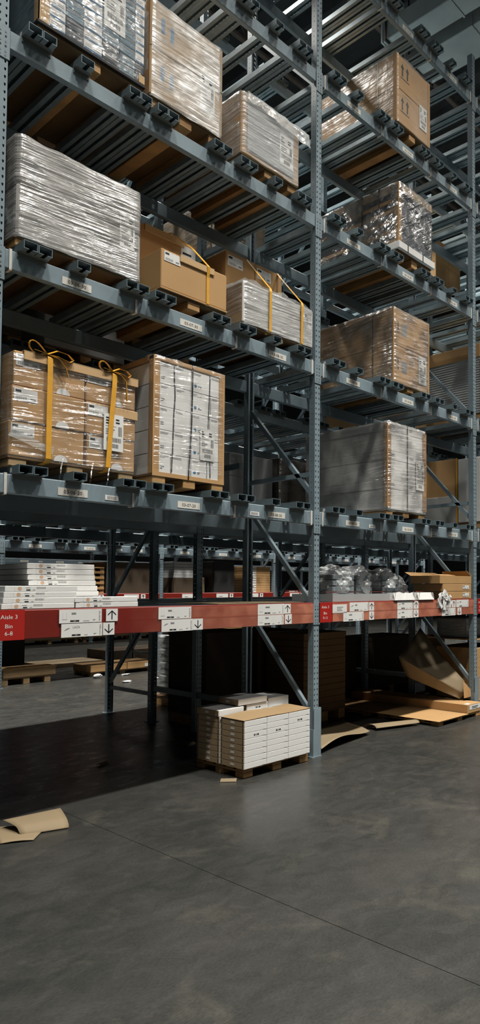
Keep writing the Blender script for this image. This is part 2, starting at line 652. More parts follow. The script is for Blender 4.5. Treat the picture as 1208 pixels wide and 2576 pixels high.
def channel(mb, x0, x1, y0, y1, z0, z1, holes=True):
    """open channel rail with lips below, a row of slots in its top web"""
    t = .0035
    mb.box(x0, x0 + t, y0, y1, z0, z1)
    mb.box(x1 - t, x1, y0, y1, z0, z1)
    lip = (x1 - x0) * .36
    mb.box(x0 + t, x0 + lip, y0, y1, z0, z0 + t)
    mb.box(x1 - lip, x1 - t, y0, y1, z0, z0 + t)
    xa, xb = x0 + (x1 - x0) * .36, x0 + (x1 - x0) * .64
    mb.box(x0 + t, xa, y0, y1, z1 - t, z1)
    mb.box(xb, x1 - t, y0, y1, z1 - t, z1)
    if not holes:
        mb.box(xa, xb, y0, y1, z1 - t, z1)
        return
    p = .05
    n = int((y1 - y0) / p)
    mb.box(x0 + t, x1 - t, y0 + .16, y0 + .163, z0 + t, z1 - t, 'black')  # black plate added inside so the open rail end looks dark
    mb.box(xa, xb, y0, y0 + .16, z1 - t, z1)
    for i in range(3, n + 1):
        a, b = y0 + i * p, min(y1, y0 + i * p + .026)
        if b > a:
            mb.box(xa, xb, a, b, z1 - t, z1)


RH = 0.055


def rail_mesh(kind, y0, y1, name='pallet_rail', plates=(0.0,)):
    mb = MB('galv')
    if kind == 'D':
        channel(mb, -.088, -.003, y0, y1, 0, RH)
        channel(mb, .003, .088, y0, y1, 0, RH)
        w2 = .092
    else:
        channel(mb, -.046, .046, y0, y1, 0, RH)
        w2 = .055
    for py in plates:                     # hook plate over the beam
        s = -1 if py < (y0 + y1) / 2 else 1
        yy = (y0 - .012 + .055, py - .006) if False else None
        mb.box(-w2, w2, py + (-.007 if s < 0 else .003), py + (-.003 if s < 0 else .007), -.032, 0.004, 'plate')
        mb.box(-w2, w2, min(py, py + s * .04), max(py, py + s * .04), -.0005, .0025, 'plate')
    return mb.mesh(name)


RAILS = [('D', .203), ('S', .50), ('D', .895), ('D', 1.12), ('D', 1.625), ('D', 1.893), ('S', 2.215), ('D', 2.54)]
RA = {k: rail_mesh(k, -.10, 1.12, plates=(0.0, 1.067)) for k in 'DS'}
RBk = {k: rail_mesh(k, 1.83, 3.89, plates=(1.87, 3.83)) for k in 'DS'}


def text_label(txt):
    mb = MB('label_paper', 'ink')
    mb.box(-.1, .1, -.0025, 0, -.0265, .0265, 'label_paper')
    mb.text(txt, .024, 0, 0, -.0032, 'ink', .17)
    return mb.mesh('location_label')


def bar_label():
    mb = MB('paper', 'ink')
    mb.box(-.05, .05, -.0025, 0, -.018, .018, 'paper')
    mb.barcode(-.0032, -.034, .034, -.011, .011, 'grey_ink', 12, 3)
    return mb.mesh('barcode_label')


ME_BAR = bar_label()


def beam_mesh(name, length, h, d, mt):
    """step beam with rounded edges"""
    mb = MB(mt)
    mb.cbox(-length / 2, length / 2, 0, d, -h, 0, .007)
    return mb.mesh(name)


ME_BEAM = beam_mesh('load_beam', L - PW - .004, HB, .05, 'steel')
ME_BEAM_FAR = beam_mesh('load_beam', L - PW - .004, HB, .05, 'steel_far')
ME_RED = beam_mesh('load_beam', L - PW - .004, RED_T - RED_B, .05, 'red')
ME_TIE = MB('tie').box(-.008, .008, -.006, -.0005, -HB - .005, .004).box(-.008, .008, -.006, .055, -HB - .007, -HB - .0005).box(
    -.008, .008, -.006, .055, .001, .006).mesh('cable_tie')
mbc = MB('steel', 'black')
mbc.box(-PW / 2 - .004, PW / 2 + .004, -.006, -.0005, -.21, .004, 'steel')
for zz in (-.035, -.065, -.10, -.13, -.165, -.19):
    for xx in (-.016, .016):
        mbc.box(xx - .005, xx + .005, -.0075, -.006, zz - .006, zz + .006, 'black' if zz in (-.065, -.13) else 'plate')
ME_CONN = mbc.mesh('beam_connector')
ME_STICK = MB('paper', 'grey_ink').add(
    [(0, .017 * math.cos(a), .017 * math.sin(a)) for a in [math.pi * i / 8 for i in range(16)]], [tuple(range(16))], 'paper').box(
    -.0006, 0, -.001, .001, -.008, .008, 'grey_ink').mesh('round_sticker')


def frame(T, x, ya, yb, h, me_post, flip=False, z0=0.35, faces=(1, -1)):
    """two posts and their bracing"""
    oy = T.location.y
    ox = T.location.x
    link('upright_post', me_post, T, (x - ox, ya - oy, 0), None if faces[0] > 0 else (0, 0, math.pi))
    link('upright_post', me_post, T, (x - ox, yb - oy, 0), None if faces[1] > 0 else (0, 0, math.pi))
    a, b = ya + .075, yb - .075
    mt = me_post.materials[0].name
    z = z0
    hz = [z0 - .02]
    while z + 1.05 < h:
        part(T, 'diagonal_brace', MB(mt).bar((x, b if flip else a, z + .06), (x, a if flip else b, z + 1.0), .034, .045, side=(1, 0, 0)))
        z += 1.05 if z < 2.3 else 1.36
        hz.append(z + .13 if len(hz) == 2 else z)
    for q in (hz[0], 2.70, 5.5, h - .3):
        part(T, 'horizontal_brace', MB(mt).bar((x, a - .02, q), (x, b + .02, q), .034, .042, side=(1, 0, 0)))
    for y, s in ((ya, 1), (yb, -1)):
        part(T, 'base_plate', MB(mt).box(x - .06, x + .06, min(y - .02 * s, y + .1 * s), max(y - .02 * s, y + .1 * s), 0, .008))


# ------------------------------------------------------------------ the front rack
front = thing('pallet_rack', 'blue-grey steel pallet rack fronting the open floor, with red shelf beams at waist height', 'rack', (0, 0, 0))
for k in range(5):
    frame(front, k * L, 0, 1.067, PH, ME_POST)
    g = MB('steel').box(k * L - .037, k * L + .055, -.016, -.008, .008, .46).box(
        k * L + .047, k * L + .055, -.008, .085, .008, .46).box(k * L - .045, k * L - .037, -.016, .05, .008, .26)
    part(front, 'post_guard', g)
    for z in list(LEV.values()) + [RED_T]:
        link('beam_connector', ME_CONN, front, (k * L, 0, z))
for b in range(4):
    xc = b * L + L / 2
    for lv, z in LEV.items():
        bm = link('load_beam', ME_BEAM, front, (xc, 0, z))
        rear = link('load_beam', ME_BEAM, front, (xc, 1.067, z), (0, 0, math.pi))
        ties = (-1.325, -.465, .445, 1.325)
        for tx in ties:
            if b == 0 and lv >= 40:
                continue
            link('cable_tie', ME_TIE, bm, (tx, 0, 0))
        if lv in (20, 30) or b > 0:
            for i, lx in enumerate((-.9, .005, .90)):
                txt = '03-%02d-%d' % (6 + 3 * b + i, lv)
                link('location_label', text_label(txt), bm, (lx, 0, -HB / 2 - .012))
            if lv == 20:
                for lx in (-.625, .655) if b == 0 else (-.6, .5):
                    link('barcode_label', ME_BAR, bm, (lx, 0, -HB / 2 - .02))
        for i, (k, rx) in enumerate(RAILS):
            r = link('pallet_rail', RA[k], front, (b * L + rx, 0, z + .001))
            if i in ((0, 3) if (b + lv // 10) % 2 else (0, 5)) and not (b == 0 and lv == 30):
                link('round_sticker', ME_STICK, r, (-.0886, .02, RH / 2))
    rb = link('load_beam', ME_RED, front, (xc, 0, RED_T))
    tag(rb, 'red front shelf beam')
    link('load_beam', ME_BEAM, front, (xc, 1.067, RED_T), (0, 0, math.pi))
    for i in range(19):
        y = .055 + i * .0925
        part(front, 'deck_plank', MB('deck').box(b * L + .05, b * L + L - .05, y, y + .090, RED_T - .03, RED_T - .002))

# writing on the red beams ---------------------------------------------------


def shelf_label(x0, x1, zc, seed, word=None, under=None, h=.092, y=-.0098):
    mb = MB('paper', 'ink')
    h2 = h / 2
    mb.box(x0, x1, y, y + .002, zc - h2, zc + h2, 'paper')
    yy = y - .0006
    w_ = x1 - x0
    r = random.Random(seed)
    if word:
        mb.text(word, .014, x0 + w_ * .36, zc + .022, yy, 'grey_ink')
    else:
        mb.lines(yy, x0 + w_ * .28, x0 + w_ * .48, zc + .012, zc + .03, 1, 'grey_ink', seed, .7)
    mb.rect(yy, x0 + w_ * .25, x0 + w_ * .46, zc - .038, zc - .027, 'ink')
    mb.text('|||||||', .006, x0 + w_ * .355, zc - .0325, yy - .0005, 'paper')
    mb.lines(yy, x0 + w_ * .55, x0 + w_ * .7, zc - .036, zc - .028, 1, 'grey_ink', seed + 1, .4)
    mb.xz(yy, [(x0 + w_ * .78, zc - .026), (x0 + w_ * .80, zc - .034), (x0 + w_ * .86, zc - .026)], 'grey_ink')
    mb.lines(yy, x0 + w_ * .93, x0 + w_ * .975, zc - .036, zc + .036, 9, 'grey_ink', seed + 2, .4)
    if seed % 2:
        mb.rect(yy, x0 + w_ * .08, x0 + w_ * .082, zc - .02, zc + .028, 'grey_ink')
        mb.rect(yy, x0 + w_ * .16, x0 + w_ * .162, zc - .02, zc + .028, 'grey_ink')
        mb.rect(yy, x0 + w_ * .06, x0 + w_ * .18, zc - .022, zc - .020, 'grey_ink')
    else:
        mb.xz(yy, [(x0 + w_ * .06, zc - .002), (x0 + w_ * .2, zc + .014), (x0 + w_ * .2, zc + .018), (x0 + w_ * .12, zc + .013)], 'grey_ink')
    part(front, 'shelf_label', mb, under)


def arrow_label(x0, x1, zc, upward, under=None, h=.088, y=-.0102):
    mb = MB('paper', 'ink')
    mb.box(x0, x1, y, y + .002, zc - h / 2, zc + h / 2, 'paper')
    s = 1 if upward else -1
    c, yy = (x0 + x1) / 2, y - .0006
    a = min(.030, (x1 - x0) * .36)

    def flip(pts):
        return pts if s > 0 else pts[::-1]
    mb.xz(yy, flip([(c - .004, zc - s * .032), (c + .004, zc - s * .032), (c + .004, zc + s * .026), (c - .004, zc + s * .026)]), 'ink')
    mb.xz(yy, flip([(c, zc + s * .034), (c - a, zc + s * .006), (c - a, zc - s * .004), (c, zc + s * .024)]), 'ink')
    mb.xz(yy, flip([(c, zc + s * .034), (c, zc + s * .024), (c + a, zc - s * .004), (c + a, zc + s * .006)]), 'ink')
    part(front, 'arrow_label', mb, under)


def aisle_sign(x0, x1, rows):
    mb = MB('sign_red', 'paper')
    mb.box(x0, x1, -.006, -.003, RED_B + .001, RED_T - .001, 'sign_red')
    for (t, dz, h, k) in rows:
        mb.text(t, h, (x0 + x1) / 2 - .005, RED_T - dz, -.0068, 'paper', (x1 - x0) * k)
    part(front, 'aisle_sign', mb, label='red sign with white aisle and bin numbers')


ZT, ZB = 1.4055, 1.309
for b in range(3):
    x = b * L
    n0 = 6 + 3 * b
    aisle_sign(x + .03, x + .207, [('Aisle 3', .045, .026, .74), ('Bin', .104, .026, .40), ('%d-%d' % (n0, n0 + 2), .150, .026, .45)])
    for z0, z1 in ((RED_B + .004, RED_B + .092), (RED_B + .1, RED_T - .010)):
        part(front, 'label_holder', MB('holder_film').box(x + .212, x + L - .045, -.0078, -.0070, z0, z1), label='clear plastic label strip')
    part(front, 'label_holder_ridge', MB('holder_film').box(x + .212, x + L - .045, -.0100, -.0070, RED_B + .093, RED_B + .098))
shelf_label(.421, .712, ZT, 1)
arrow_label(.743, .829, ZT, True)
shelf_label(.436, .717, ZB, 2, 'LACK')
arrow_label(.722, .806, ZB, False)
shelf_label(1.150, 1.433, ZT, 3)
shelf_label(1.177, 1.447, ZB, 4)
arrow_label(1.448, 1.540, ZB, False)
shelf_label(2.093, 2.392, ZT + .004, 5)
arrow_label(2.393, 2.469, ZT + .004, True)
shelf_label(2.094, 2.386, ZB + .006, 7)
arrow_label(2.402, 2.482, ZB + .006, False)
mbx = MB('paper', 'grey_ink')
mbx.box(3.009, 3.211, -.0098, -.0079, 1.35, 1.435, 'paper')
mbx.lines(-.0104, 3.07, 3.2, 1.372, 1.42, 3, 'grey_ink', 4, .4)
part(front, 'shelf_label', mbx)
shelf_label(3.251, 3.535, ZT, 8)
arrow_label(3.545, 3.621, ZT, True)
shelf_label(3.16, 3.46, ZB, 9)
arrow_label(3.546, 3.621, ZB, False)
shelf_label(4.009, 4.288, ZT, 10)
shelf_label(4.009, 4.288, ZB, 12)
arrow_label(4.300, 4.389, ZT, True)
arrow_label(4.300, 4.389, ZB, False)
shelf_label(4.761, 5.045, ZT, 14)
shelf_label(4.85, 5.136, ZB, 16)
arrow_label(5.06, 5.138, ZT, True)
shelf_label(5.154, 5.43, ZT, 18)
arrow_label(5.179, 5.267, ZB, False)

# ------------------------------------------------------------------ the rack behind it and the racks across the next aisles
back = thing('pallet_rack', 'dark blue-grey pallet rack standing back to back behind the front rack', 'rack', (0, 1.87, 0))
for k in range(6):
    x = k * L
    link('upright_post', ME_POST, back, (x, 0, 0))
    frame(back, x, 2.76, 3.83, PH, ME_POST, True)
    for q in (.40, 2.9, 5.4):
        part(back, 'row_spacer', MB('steel').bar((x, 1.16, q), (x, 1.87, q), .04, .06).bar((x, 1.94, q), (x, 2.76, q), .04, .06))
for b in range(5):
    xc = b * L + L / 2
    for lv, z in list(LEV.items()):
        link('load_beam', ME_BEAM, back, (xc, 0, z))
        link('load_beam', ME_BEAM, back, (xc, 1.96, z), (0, 0, math.pi))
        for k, rx in RAILS:
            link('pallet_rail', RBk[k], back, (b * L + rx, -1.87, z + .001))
    link('load_beam', ME_BEAM, back, (xc, 0, RED_T))
    tag(link('load_beam', ME_RED, back, (xc, 1.96, RED_T), (0, 0, math.pi)), 'red shelf beam facing the next aisle')
    for i in range(20):
        y = 1.93 + i * .0925
        part(back, 'deck_plank', MB('deck').box(b * L + .05, b * L + L - .05, y, y + .090, RED_T - .03, RED_T - .002))

ME_POST_FAR = post_mesh(PH, 'upright_post', True)


def far_rack(y0, kx, dz, lab, levels, nr, aisle):
    T = thing('pallet_rack', lab, 'rack', (0, y0, 0))
    for k in kx:
        frame(T, k * L, y0, y0 + 1.067, PH, ME_POST_FAR, True)
        for z in [LEV[q] + dz for q in levels]:
            link('beam_connector', ME_CONN, T, (k * L, 0, z))
    for b in kx[:-1]:
        xc = b * L + L / 2
        for lv in levels:
            z = LEV[lv] + dz
            bm = link('load_beam', ME_BEAM_FAR, T, (xc, 0, z))
            link('load_beam', ME_BEAM_FAR, T, (xc, 1.067, z), (0, 0, math.pi))
            if lv <= 30:
                for i, lx in enumerate((-.9, .005, .90)):
                    link('location_label', text_label('%02d-%02d-%d' % (aisle, 3 * b + i, lv)), bm, (lx, 0, -HB / 2 - .012))
                for lx in (-.5, .55):
                    link('barcode_label', ME_BAR, bm, (lx, 0, -HB / 2 - .012))
            for k, rx in RAILS[:nr]:
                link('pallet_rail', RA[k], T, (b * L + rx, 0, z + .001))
        tag(link('load_beam', ME_RED, T, (xc, 0, RED_T + dz)), 'red shelf beam')
        part(T, 'deck_panel', MB('deck').box(b * L + .05, b * L + L - .05, y0 + .06, y0 + 1.0, RED_T + dz - .03, RED_T + dz - .002))
        for i in range(3):
            xx = b * L + .45 + i * .8
            mbl = MB('paper', 'ink')
            mbl.box(xx, xx + .29, y0 - .004, y0 - .002, RED_T + dz - .17, RED_T + dz - .02, 'paper')
            mbl.lines(y0 - .0046, xx + .06, xx + .2, RED_T + dz - .15, RED_T + dz - .05, 3, 'grey_ink', b + i, .4)
            part(T, 'shelf_label', mbl)
            mbl = MB('paper', 'ink')
            mbl.box(xx + .33, xx + .42, y0 - .004, y0 - .002, RED_T + dz - .12, RED_T + dz - .02, 'paper')
            mbl.rect(y0 - .0046, xx + .37, xx + .38, RED_T + dz - .105, RED_T + dz - .035, 'ink')
            mbl.xz(y0 - .0046, [(xx + .345, RED_T + dz - .06), (xx + .405, RED_T + dz - .06), (xx + .375, RED_T + dz - .03)], 'ink')
            part(T, 'arrow_label', mbl)
    return T


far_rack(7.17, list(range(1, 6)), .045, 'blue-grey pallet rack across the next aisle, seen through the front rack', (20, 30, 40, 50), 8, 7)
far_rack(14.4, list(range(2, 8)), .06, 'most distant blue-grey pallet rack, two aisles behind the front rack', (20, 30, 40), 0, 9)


# ------------------------------------------------------------------ load helpers
def pallet_under(T, x0, x1, y0, y1, z0, z1, mt='wood'):
    d = min(.016, (z1 - z0) * .25)
    p = part(T, 'pallet', MB('shaded_deck').box(x0, x1, y0, y1, z1 - d, z1 - .0005))
    wd = .11
    for c in (x0 + wd / 2 + .005, (x0 + x1) / 2, x1 - wd / 2 - .005):
        part(T, 'pallet_block', MB(mt).cbox(c - wd / 2, c + wd / 2, y0 + .005, y1 - .005, z0, z1 - d - .0005, .004), p)
    return p


def shell(x0, x1, y0, y1, z0, z1, amp=.006, seed=0, nx=26, nz=22, r=.02, mt='wrap_clear', overlap=.10, sag=0.0, tear=None):
    """wrapping film round a block: slightly wrinkled, drawn in over the top edge"""
    mb = MB(mt)
    pts = []
    cor = [(x0, y0), (x1, y0), (x1, y1), (x0, y1)]
    nrm = [(0, -1), (1, 0), (0, 1), (-1, 0)]
    ns = [nx, max(8, int(nx * (y1 - y0) / (x1 - x0) * .7)), nx // 2, max(8, int(nx * (y1 - y0) / (x1 - x0) * .7))]
    for e in range(4):
        a, b = cor[e], cor[(e + 1) % 4]
        ln = math.hypot(b[0] - a[0], b[1] - a[1])
        for i in range(ns[e]):
            t = (r + (ln - 2 * r) * i / (ns[e] - 1)) / ln
            pts.append((a[0] + (b[0] - a[0]) * t, a[1] + (b[1] - a[1]) * t, *nrm[e]))
    n = len(pts)
    vs = []
    for j in range(nz + 1):
        z = z0 + (z1 - z0) * j / nz
        for (px, py, nx_, ny_) in pts:
            q = noise.noise(Vector((px * 5 + seed * 3.1, py * 5, z * 22 + px * 1.5)))
            q2 = noise.noise(Vector((px * 2 + seed, py * 2 + 5, z * 3)))
            d = amp * (.55 + .6 * q + .6 * q2)
            zz = z
            if j == 0:
                zz += .02 * noise.noise(Vector((px * 7 + seed, py * 7, 3)))
            if j == nz:
                zz += .012 * noise.noise(Vector((px * 9 + seed, py * 9, 1)))
            vs.append((px + nx_ * max(d, .001), py + ny_ * max(d, .001), zz))
    cx, cy = (x0 + x1) / 2, (y0 + y1) / 2
    for (px, py, nx_, ny_) in pts:          # turned in over the top
        vs.append((px - nx_ * overlap, py - ny_ * overlap, z1 + .004 + .012 * abs(noise.noise(Vector((px * 9, py * 9, seed)))) - sag))
    fs = []
    for j in range(nz + 1):
        for i in range(n):
            k = (i + 1) % n
            fs.append((j * n + i, j * n + k, (j + 1) * n + k, (j + 1) * n + i))
    mb.add(vs, fs, mt)
    return mb


def sku(y, x0, x1, z0, z1, seed=1):
    """shipping label with large bar codes"""
    mb = MB('paper', 'ink')
    w_, h = x1 - x0, z1 - z0
    mb.box(x0, x1, y, y + .0015, z0, z1, 'paper')
    yy = y - .0006
    mb.barcode(yy, x0 + w_ * .15, x0 + w_ * .88, z0 + h * .24, z0 + h * .36, 'ink', 16, seed)
    mb.barcode(yy, x0 + w_ * .3, x0 + w_ * .75, z0 + h * .08, z0 + h * .19, 'ink', 11, seed + 1)
    mb.barcode(yy, x0 + w_ * .74, x0 + w_ * .92, z0 + h * .42, z0 + h * .68, 'ink', 4, seed + 2)
    mb.rect(yy, x0 + w_ * .08, x0 + w_ * .62, z0 + h * .66, z0 + h * .668, 'ink')
    mb.lines(yy, x0 + w_ * .1, x0 + w_ * .6, z0 + h * .44, z0 + h * .62, 3, 'grey_ink', seed, .5)
    mb.lines(yy, x0 + w_ * .1, x0 + w_ * .35, z0 + h * .72, z0 + h * .94, 3, 'ink', seed + 3, .55)
    mb.lines(yy, x0 + w_ * .6, x0 + w_ * .9, z0 + h * .76, z0 + h * .92, 2, 'ink', seed + 4, .55)
    return mb


def small_label(y, x0, x1, z0, z1, seed=1):
    mb = MB('paper', 'ink')
    mb.box(x0, x1, y, y + .0015, z0, z1, 'paper')
    w_, h = x1 - x0, z1 - z0
    mb.rect(y - .0006, x0 + w_ * .06, x0 + w_ * .3, z0 + h * .68, z0 + h * .88, 'ink')
    mb.barcode(y - .0006, x0 + w_ * .08, x0 + w_ * .55, z0 + h * .1, z0 + h * .36, 'grey_ink', 10, seed)
    mb.rect(y - .0006, x0 + w_ * .7, x0 + w_ * .92, z0 + h * .15, z0 + h * .3, 'grey_ink')
    return mb


def ribbon(path, w_=.028, t=.003, side=(1, 0, 0), mt='strap'):
    mb = MB(mt)
    P = [Vector(p) for p in path]
    sd = Vector(side)
    vs = []
    for i, p in enumerate(P):
        d = (P[min(i + 1, len(P) - 1)] - P[max(i - 1, 0)]).normalized()
        s = (sd - d * sd.dot(d)).normalized()
        nn = d.cross(s)
        for a, b in ((-1, -1), (1, -1), (1, 1), (-1, 1)):
            vs.append(p + s * a * w_ / 2 + nn * b * t / 2)
    fs = [(0, 1, 2, 3)]
    for i in range(len(P) - 1):
        for a in range(4):
            fs.append((4 * i + a, 4 * i + 4 + a, 4 * i + 4 + (a + 1) % 4, 4 * i + (a + 1) % 4))
    k = 4 * (len(P) - 1)
    fs.append((k + 3, k + 2, k + 1, k))
    return mb.add(vs, fs, mt)


RT = {k: v + RH + .003 for k, v in LEV.items()}    # top of rails at each level
GP = 'pallet loads on the rack levels'


def arrows_up(y, cx, z0, h, mb):
    for s in (-.045, .045):
        c = cx + s
        mb.rect(y, c - .012, c + .012, z0, z0 + h * .62, 'ink')
        mb.xz(y, [(c - .03, z0 + h * .6), (c + .03, z0 + h * .6), (c, z0 + h)], 'ink')
    mb.rect(y, cx - .08, cx + .08, z0 - h * .2, z0 - h * .12, 'ink')


# ------------------------------------------------------------------ level 40, left bay
def load_printed():
    x0, x1, y0, y1, z0, z1 = .20, .955, -.03, 1.15, 5.40, 6.42
    T = thing('pallet_load', 'film wrapped load of blue and white printed cartons on the upper left beam', 'load', (.58, .5, RT[40]), GP)
    pallet_under(T, x0, x1, y0 + .01, y1, RT[40], 5.372)
    part(T, 'tray', MB('black').cbox(x0 - .008, x1 + .008, y0 - .008, y1, 5.373, z0 - .001, .004))
    part(T, 'edge_board', MB('card_light').box(x0, x0 + .068, y0, y0 + .006, z0, z1).box(x0, x0 + .006, y0, y0 + .07, z0, z1))
    part(T, 'edge_board', MB('card_light').box(x1 - .045, x1, y0 - .007, y0 - .001, z0, z0 + .06))
    cols = [(.27, .375, 'white_carton'), (.377, .50, 'blue_carton'), (.502, .63, 'white_carton'), (.632, .76, 'blue_carton'),
            (.762, .88, 'blue_carton'), (.882, .952, 'white_carton')]
    h = .0728
    for ci, (a, b, mt) in enumerate(cols):
        for r in range(14):
            z = z0 + r * h
            m_ = mt
            if r < 2 and ci % 2:
                m_ = 'navy'
            q = MB(m_, 'blue_ink', 'white_carton')
            q.cbox(a, b, y0, y0 + .55, z, z + h - .001, .003)
            if m_ == 'white_carton':
                q.rect(y0 - .0006, a + .003, b - .003, z + .004, z + .016, 'blue_ink')
                q.lines(y0 - .0006, a + .01, b - .01, z + .03, z + .055, 2, 'grey_ink', r + ci, .3)
            else:
                q.rect(y0 - .0006, a + .006, b - .006, z + .05, z + .060, 'white_carton' if ci == 3 else 'grey_ink')
            part(T, 'carton', q)
    part(T, 'carton', MB('white_carton').cbox(x0 + .005, x1 - .005, y0 + .56, y1, z0, z1, .005), label='rear block of cartons')
    part(T, 'carton', MB('blue_carton').cbox(x0 + .008, .268, y0 + .008, y0 + .55, z0, z1, .005), label='plain carton behind the edge board')
    part(T, 'shipping_label', sku(y0 - .003, .64, .80, 5.66, 5.99, 5))
    part(T, 'stretch_wrap', shell(x0, x1, y0, y1, z0 - .01, z1, .007, 1, mt='wrap_clear'), smooth=True)


load_printed()


def load_bright():
    x0, x1, y0, y1, z0, z1 = 1.0, 1.658, -.03, 1.12, 5.375, 6.13
    T = thing('pallet_load', 'tall brown carton load glaring white through its film wrap, on the upper left beam', 'load', (1.33, .5, RT[40]), GP)
    pallet_under(T, x0, x1, y0 + .02, y1, RT[40], z0 - .001)
    zm = (z0 + z1) / 2
    for i, (a, b) in enumerate(((z0, zm - .001), (zm + .001, z1))):
        q = MB('card_grey', 'ink', 'blue_ink')
        q.cbox(x0, x1, y0, y1, a, b, .008)
        q.rect(y0 - .0006, x0 + .09, x0 + .12, a + .15, a + .27, 'blue_ink')
        q.rect(y0 - .0006, x0 + .17, x0 + .20, a + .13, a + .25, 'blue_ink')
        q.rect(y0 - .0006, x0 + .09, x0 + .20, a + .10, a + .11, 'grey_ink')
        part(T, 'carton', q)
    part(T, 'shipping_label', sku(y0 - .003, 1.44, 1.58, 5.50, 5.83, 9))
    part(T, 'edge_board', MB('edge_board').box(x0 - .004, x0 - .001, y0, y0 + .06, z0, z1))
    part(T, 'stretch_wrap', shell(x0, x1, y0, y1, z0 - .01, z1, .008, 2, mt='wrap_smooth'), smooth=True)


load_bright()


def load_hood():
    x0, x1, y0, y1, z0, z1 = 1.85, 2.515, -.03, 1.12, 5.365, 5.91
    T = thing('pallet_load', 'low carton load with loose film hanging over its top edge, right of the glaring load', 'load', (2.18, .5, RT[40]), GP)
    pallet_under(T, x0, x1, y0 + .02, y1, RT[40], z0 - .001)
    part(T, 'carton', MB('card').cbox(x0, x1, y0, y1, z0, z1, .008))
    q = MB('grey_carton', 'ink')
    q.cbox(x0 + .06, x1 - .07, y0 - .012, y0 - .0005, z0 + .05, z1 - .05, .004)
    part(T, 'front_panel', q, label='pale grey panel on the front')
    part(T, 'shipping_label', sku(y0 - .0145, 2.27, 2.43, 5.47, 5.76, 12))
    part(T, 'edge_board', MB('card').box(x0 - .004, x0 - .001, y0, y0 + .07, z0, z1))
    part(T, 'stretch_wrap', shell(x0, x1, y0 - .012, y1, z0 - .01, z1, .008, 3, mt='wrap_foggy'), smooth=True)
    mb = MB('bag')
    n = 26
    vs = []
    for j in range(7):
        for i in range(n):
            x = x0 + .05 + (x1 - x0 + .06) * i / (n - 1)
            if j < 3:
                y, z = y0 + .25 - .10 * j, z1 + .014 + .008 * noise.noise(Vector((x * 12, j, 3)))
            else:
                y = y0 - .026 - .012 * noise.noise(Vector((x * 14, j * .4, 8))) - .003 * (j - 3)
                z = z1 + .01 - (j - 3) * (.022 + .02 * (x - x0) / (x1 - x0)) * (1 + .3 * noise.noise(Vector((x * 9, 2, 2))))
            vs.append((x, y, z))
    mb.add(vs, [(j * n + i, j * n + i + 1, (j + 1) * n + i + 1, (j + 1) * n + i) for j in range(6) for i in range(n - 1)], 'bag')
    part(T, 'loose_film', mb, smooth=True)


load_hood()


# ------------------------------------------------------------------ level 30, left bay
def load_silver():
    x0, x1, y0, y1, z0, z1 = .105, .966, 0.0, 1.15, 3.905, 4.575
    T = thing('pallet_load', 'wide silvery load in many layers of film, at the left end above label 03-06-30', 'load', (.53, .55, RT[30]), GP)
    pallet_under(T, x0, x1, y0 + .02, y1, RT[30], z0 - .001)
    zm = z0 + (z1 - z0) * .52
    part(T, 'carton', MB('silver').cbox(x0, x1, y0, y1, z0, zm - .006, .012))
    part(T, 'carton', MB('silver').cbox(x0, x1, y0 + .004, y1, zm + .006, z1, .012))
    part(T, 'carton', MB('black').box(x0 + .012, x1 - .012, y0 + .014, y1 - .01, zm - .006, zm + .006), label='black filler darkening the seam')  # black slab stands in for the shade of the gap
    part(T, 'shipping_label', sku(y0 - .003, .80, .915, 4.11, 4.36, 21))
    part(T, 'stretch_wrap', shell(x0, x1, y0, y1, z0 - .012, z1, .012, 4, 40, 34, mt='wrap_thick'), smooth=True)


load_silver()


def load_two_boxes():
    T = thing('pallet_load', 'two plain brown cartons, tall behind low, strapped yellow above label 03-07-30', 'load', (1.45, .5, RT[30]), GP)
    x0, x1 = 1.135, 1.742
    pallet_under(T, x0, x1, .01, 1.12, RT[30], 3.92)
    part(T, 'base_sheet', MB('card').box(x0 - .004, x1 + .004, -.004, 1.12, 3.9205, 3.932))
    part(T, 'carton', MB('card').cbox(x0, x1, 0.0, .53, 3.933, 4.235, .006), label='low carton in front')
    part(T, 'lid', MB('card_light').cbox(x0 + .16, x1 - .13, -.012, -.001, 4.185, 4.238, .003).box(x0 + .16, x1 - .13, -.012, .53, 4.2355, 4.239))
    part(T, 'shipping_label', small_label(-.003, x0 + .025, x0 + .165, 4.145, 4.222, 3))
    part(T, 'carton', MB('card').cbox(x0 - .02, x1 + .06, .54, 1.12, 3.933, 4.675, .006), label='tall carton behind')
    part(T, 'lid', MB('card_light').cbox(x0 + .17, x1 - .06, .528, .539, 4.62, 4.678, .003).box(x0 + .17, x1 - .06, .528, 1.0, 4.6755, 4.679))
    mbp = MB('paper', 'ink')
    mbp.box(x1 - .09, x1 + .055, .536, .5385, 4.40, 4.64, 'paper')
    mbp.lines(.535, x1 - .075, x1 + .03, 4.44, 4.60, 4, 'ink', 8, .5)
    part(T, 'shipping_label', mbp)
    xs = x0 + .40
    part(T, 'strap', ribbon([(xs, .52, 4.684), (xs + .005, .50, 4.68), (xs + .012, .2, 4.45), (xs + .016, .0, 4.255), (xs + .018, -.018, 4.235), (xs + .018, -.006, 4.15),
                             (xs + .018, -.006, 3.93), (xs + .018, .02, 3.912), (xs + .01, .3, 3.912)], .026))
    part(T, 'strap', ribbon([(xs, .522, 4.683), (xs, .8, 4.684), (xs, 1.11, 4.684)], .026))


load_two_boxes()


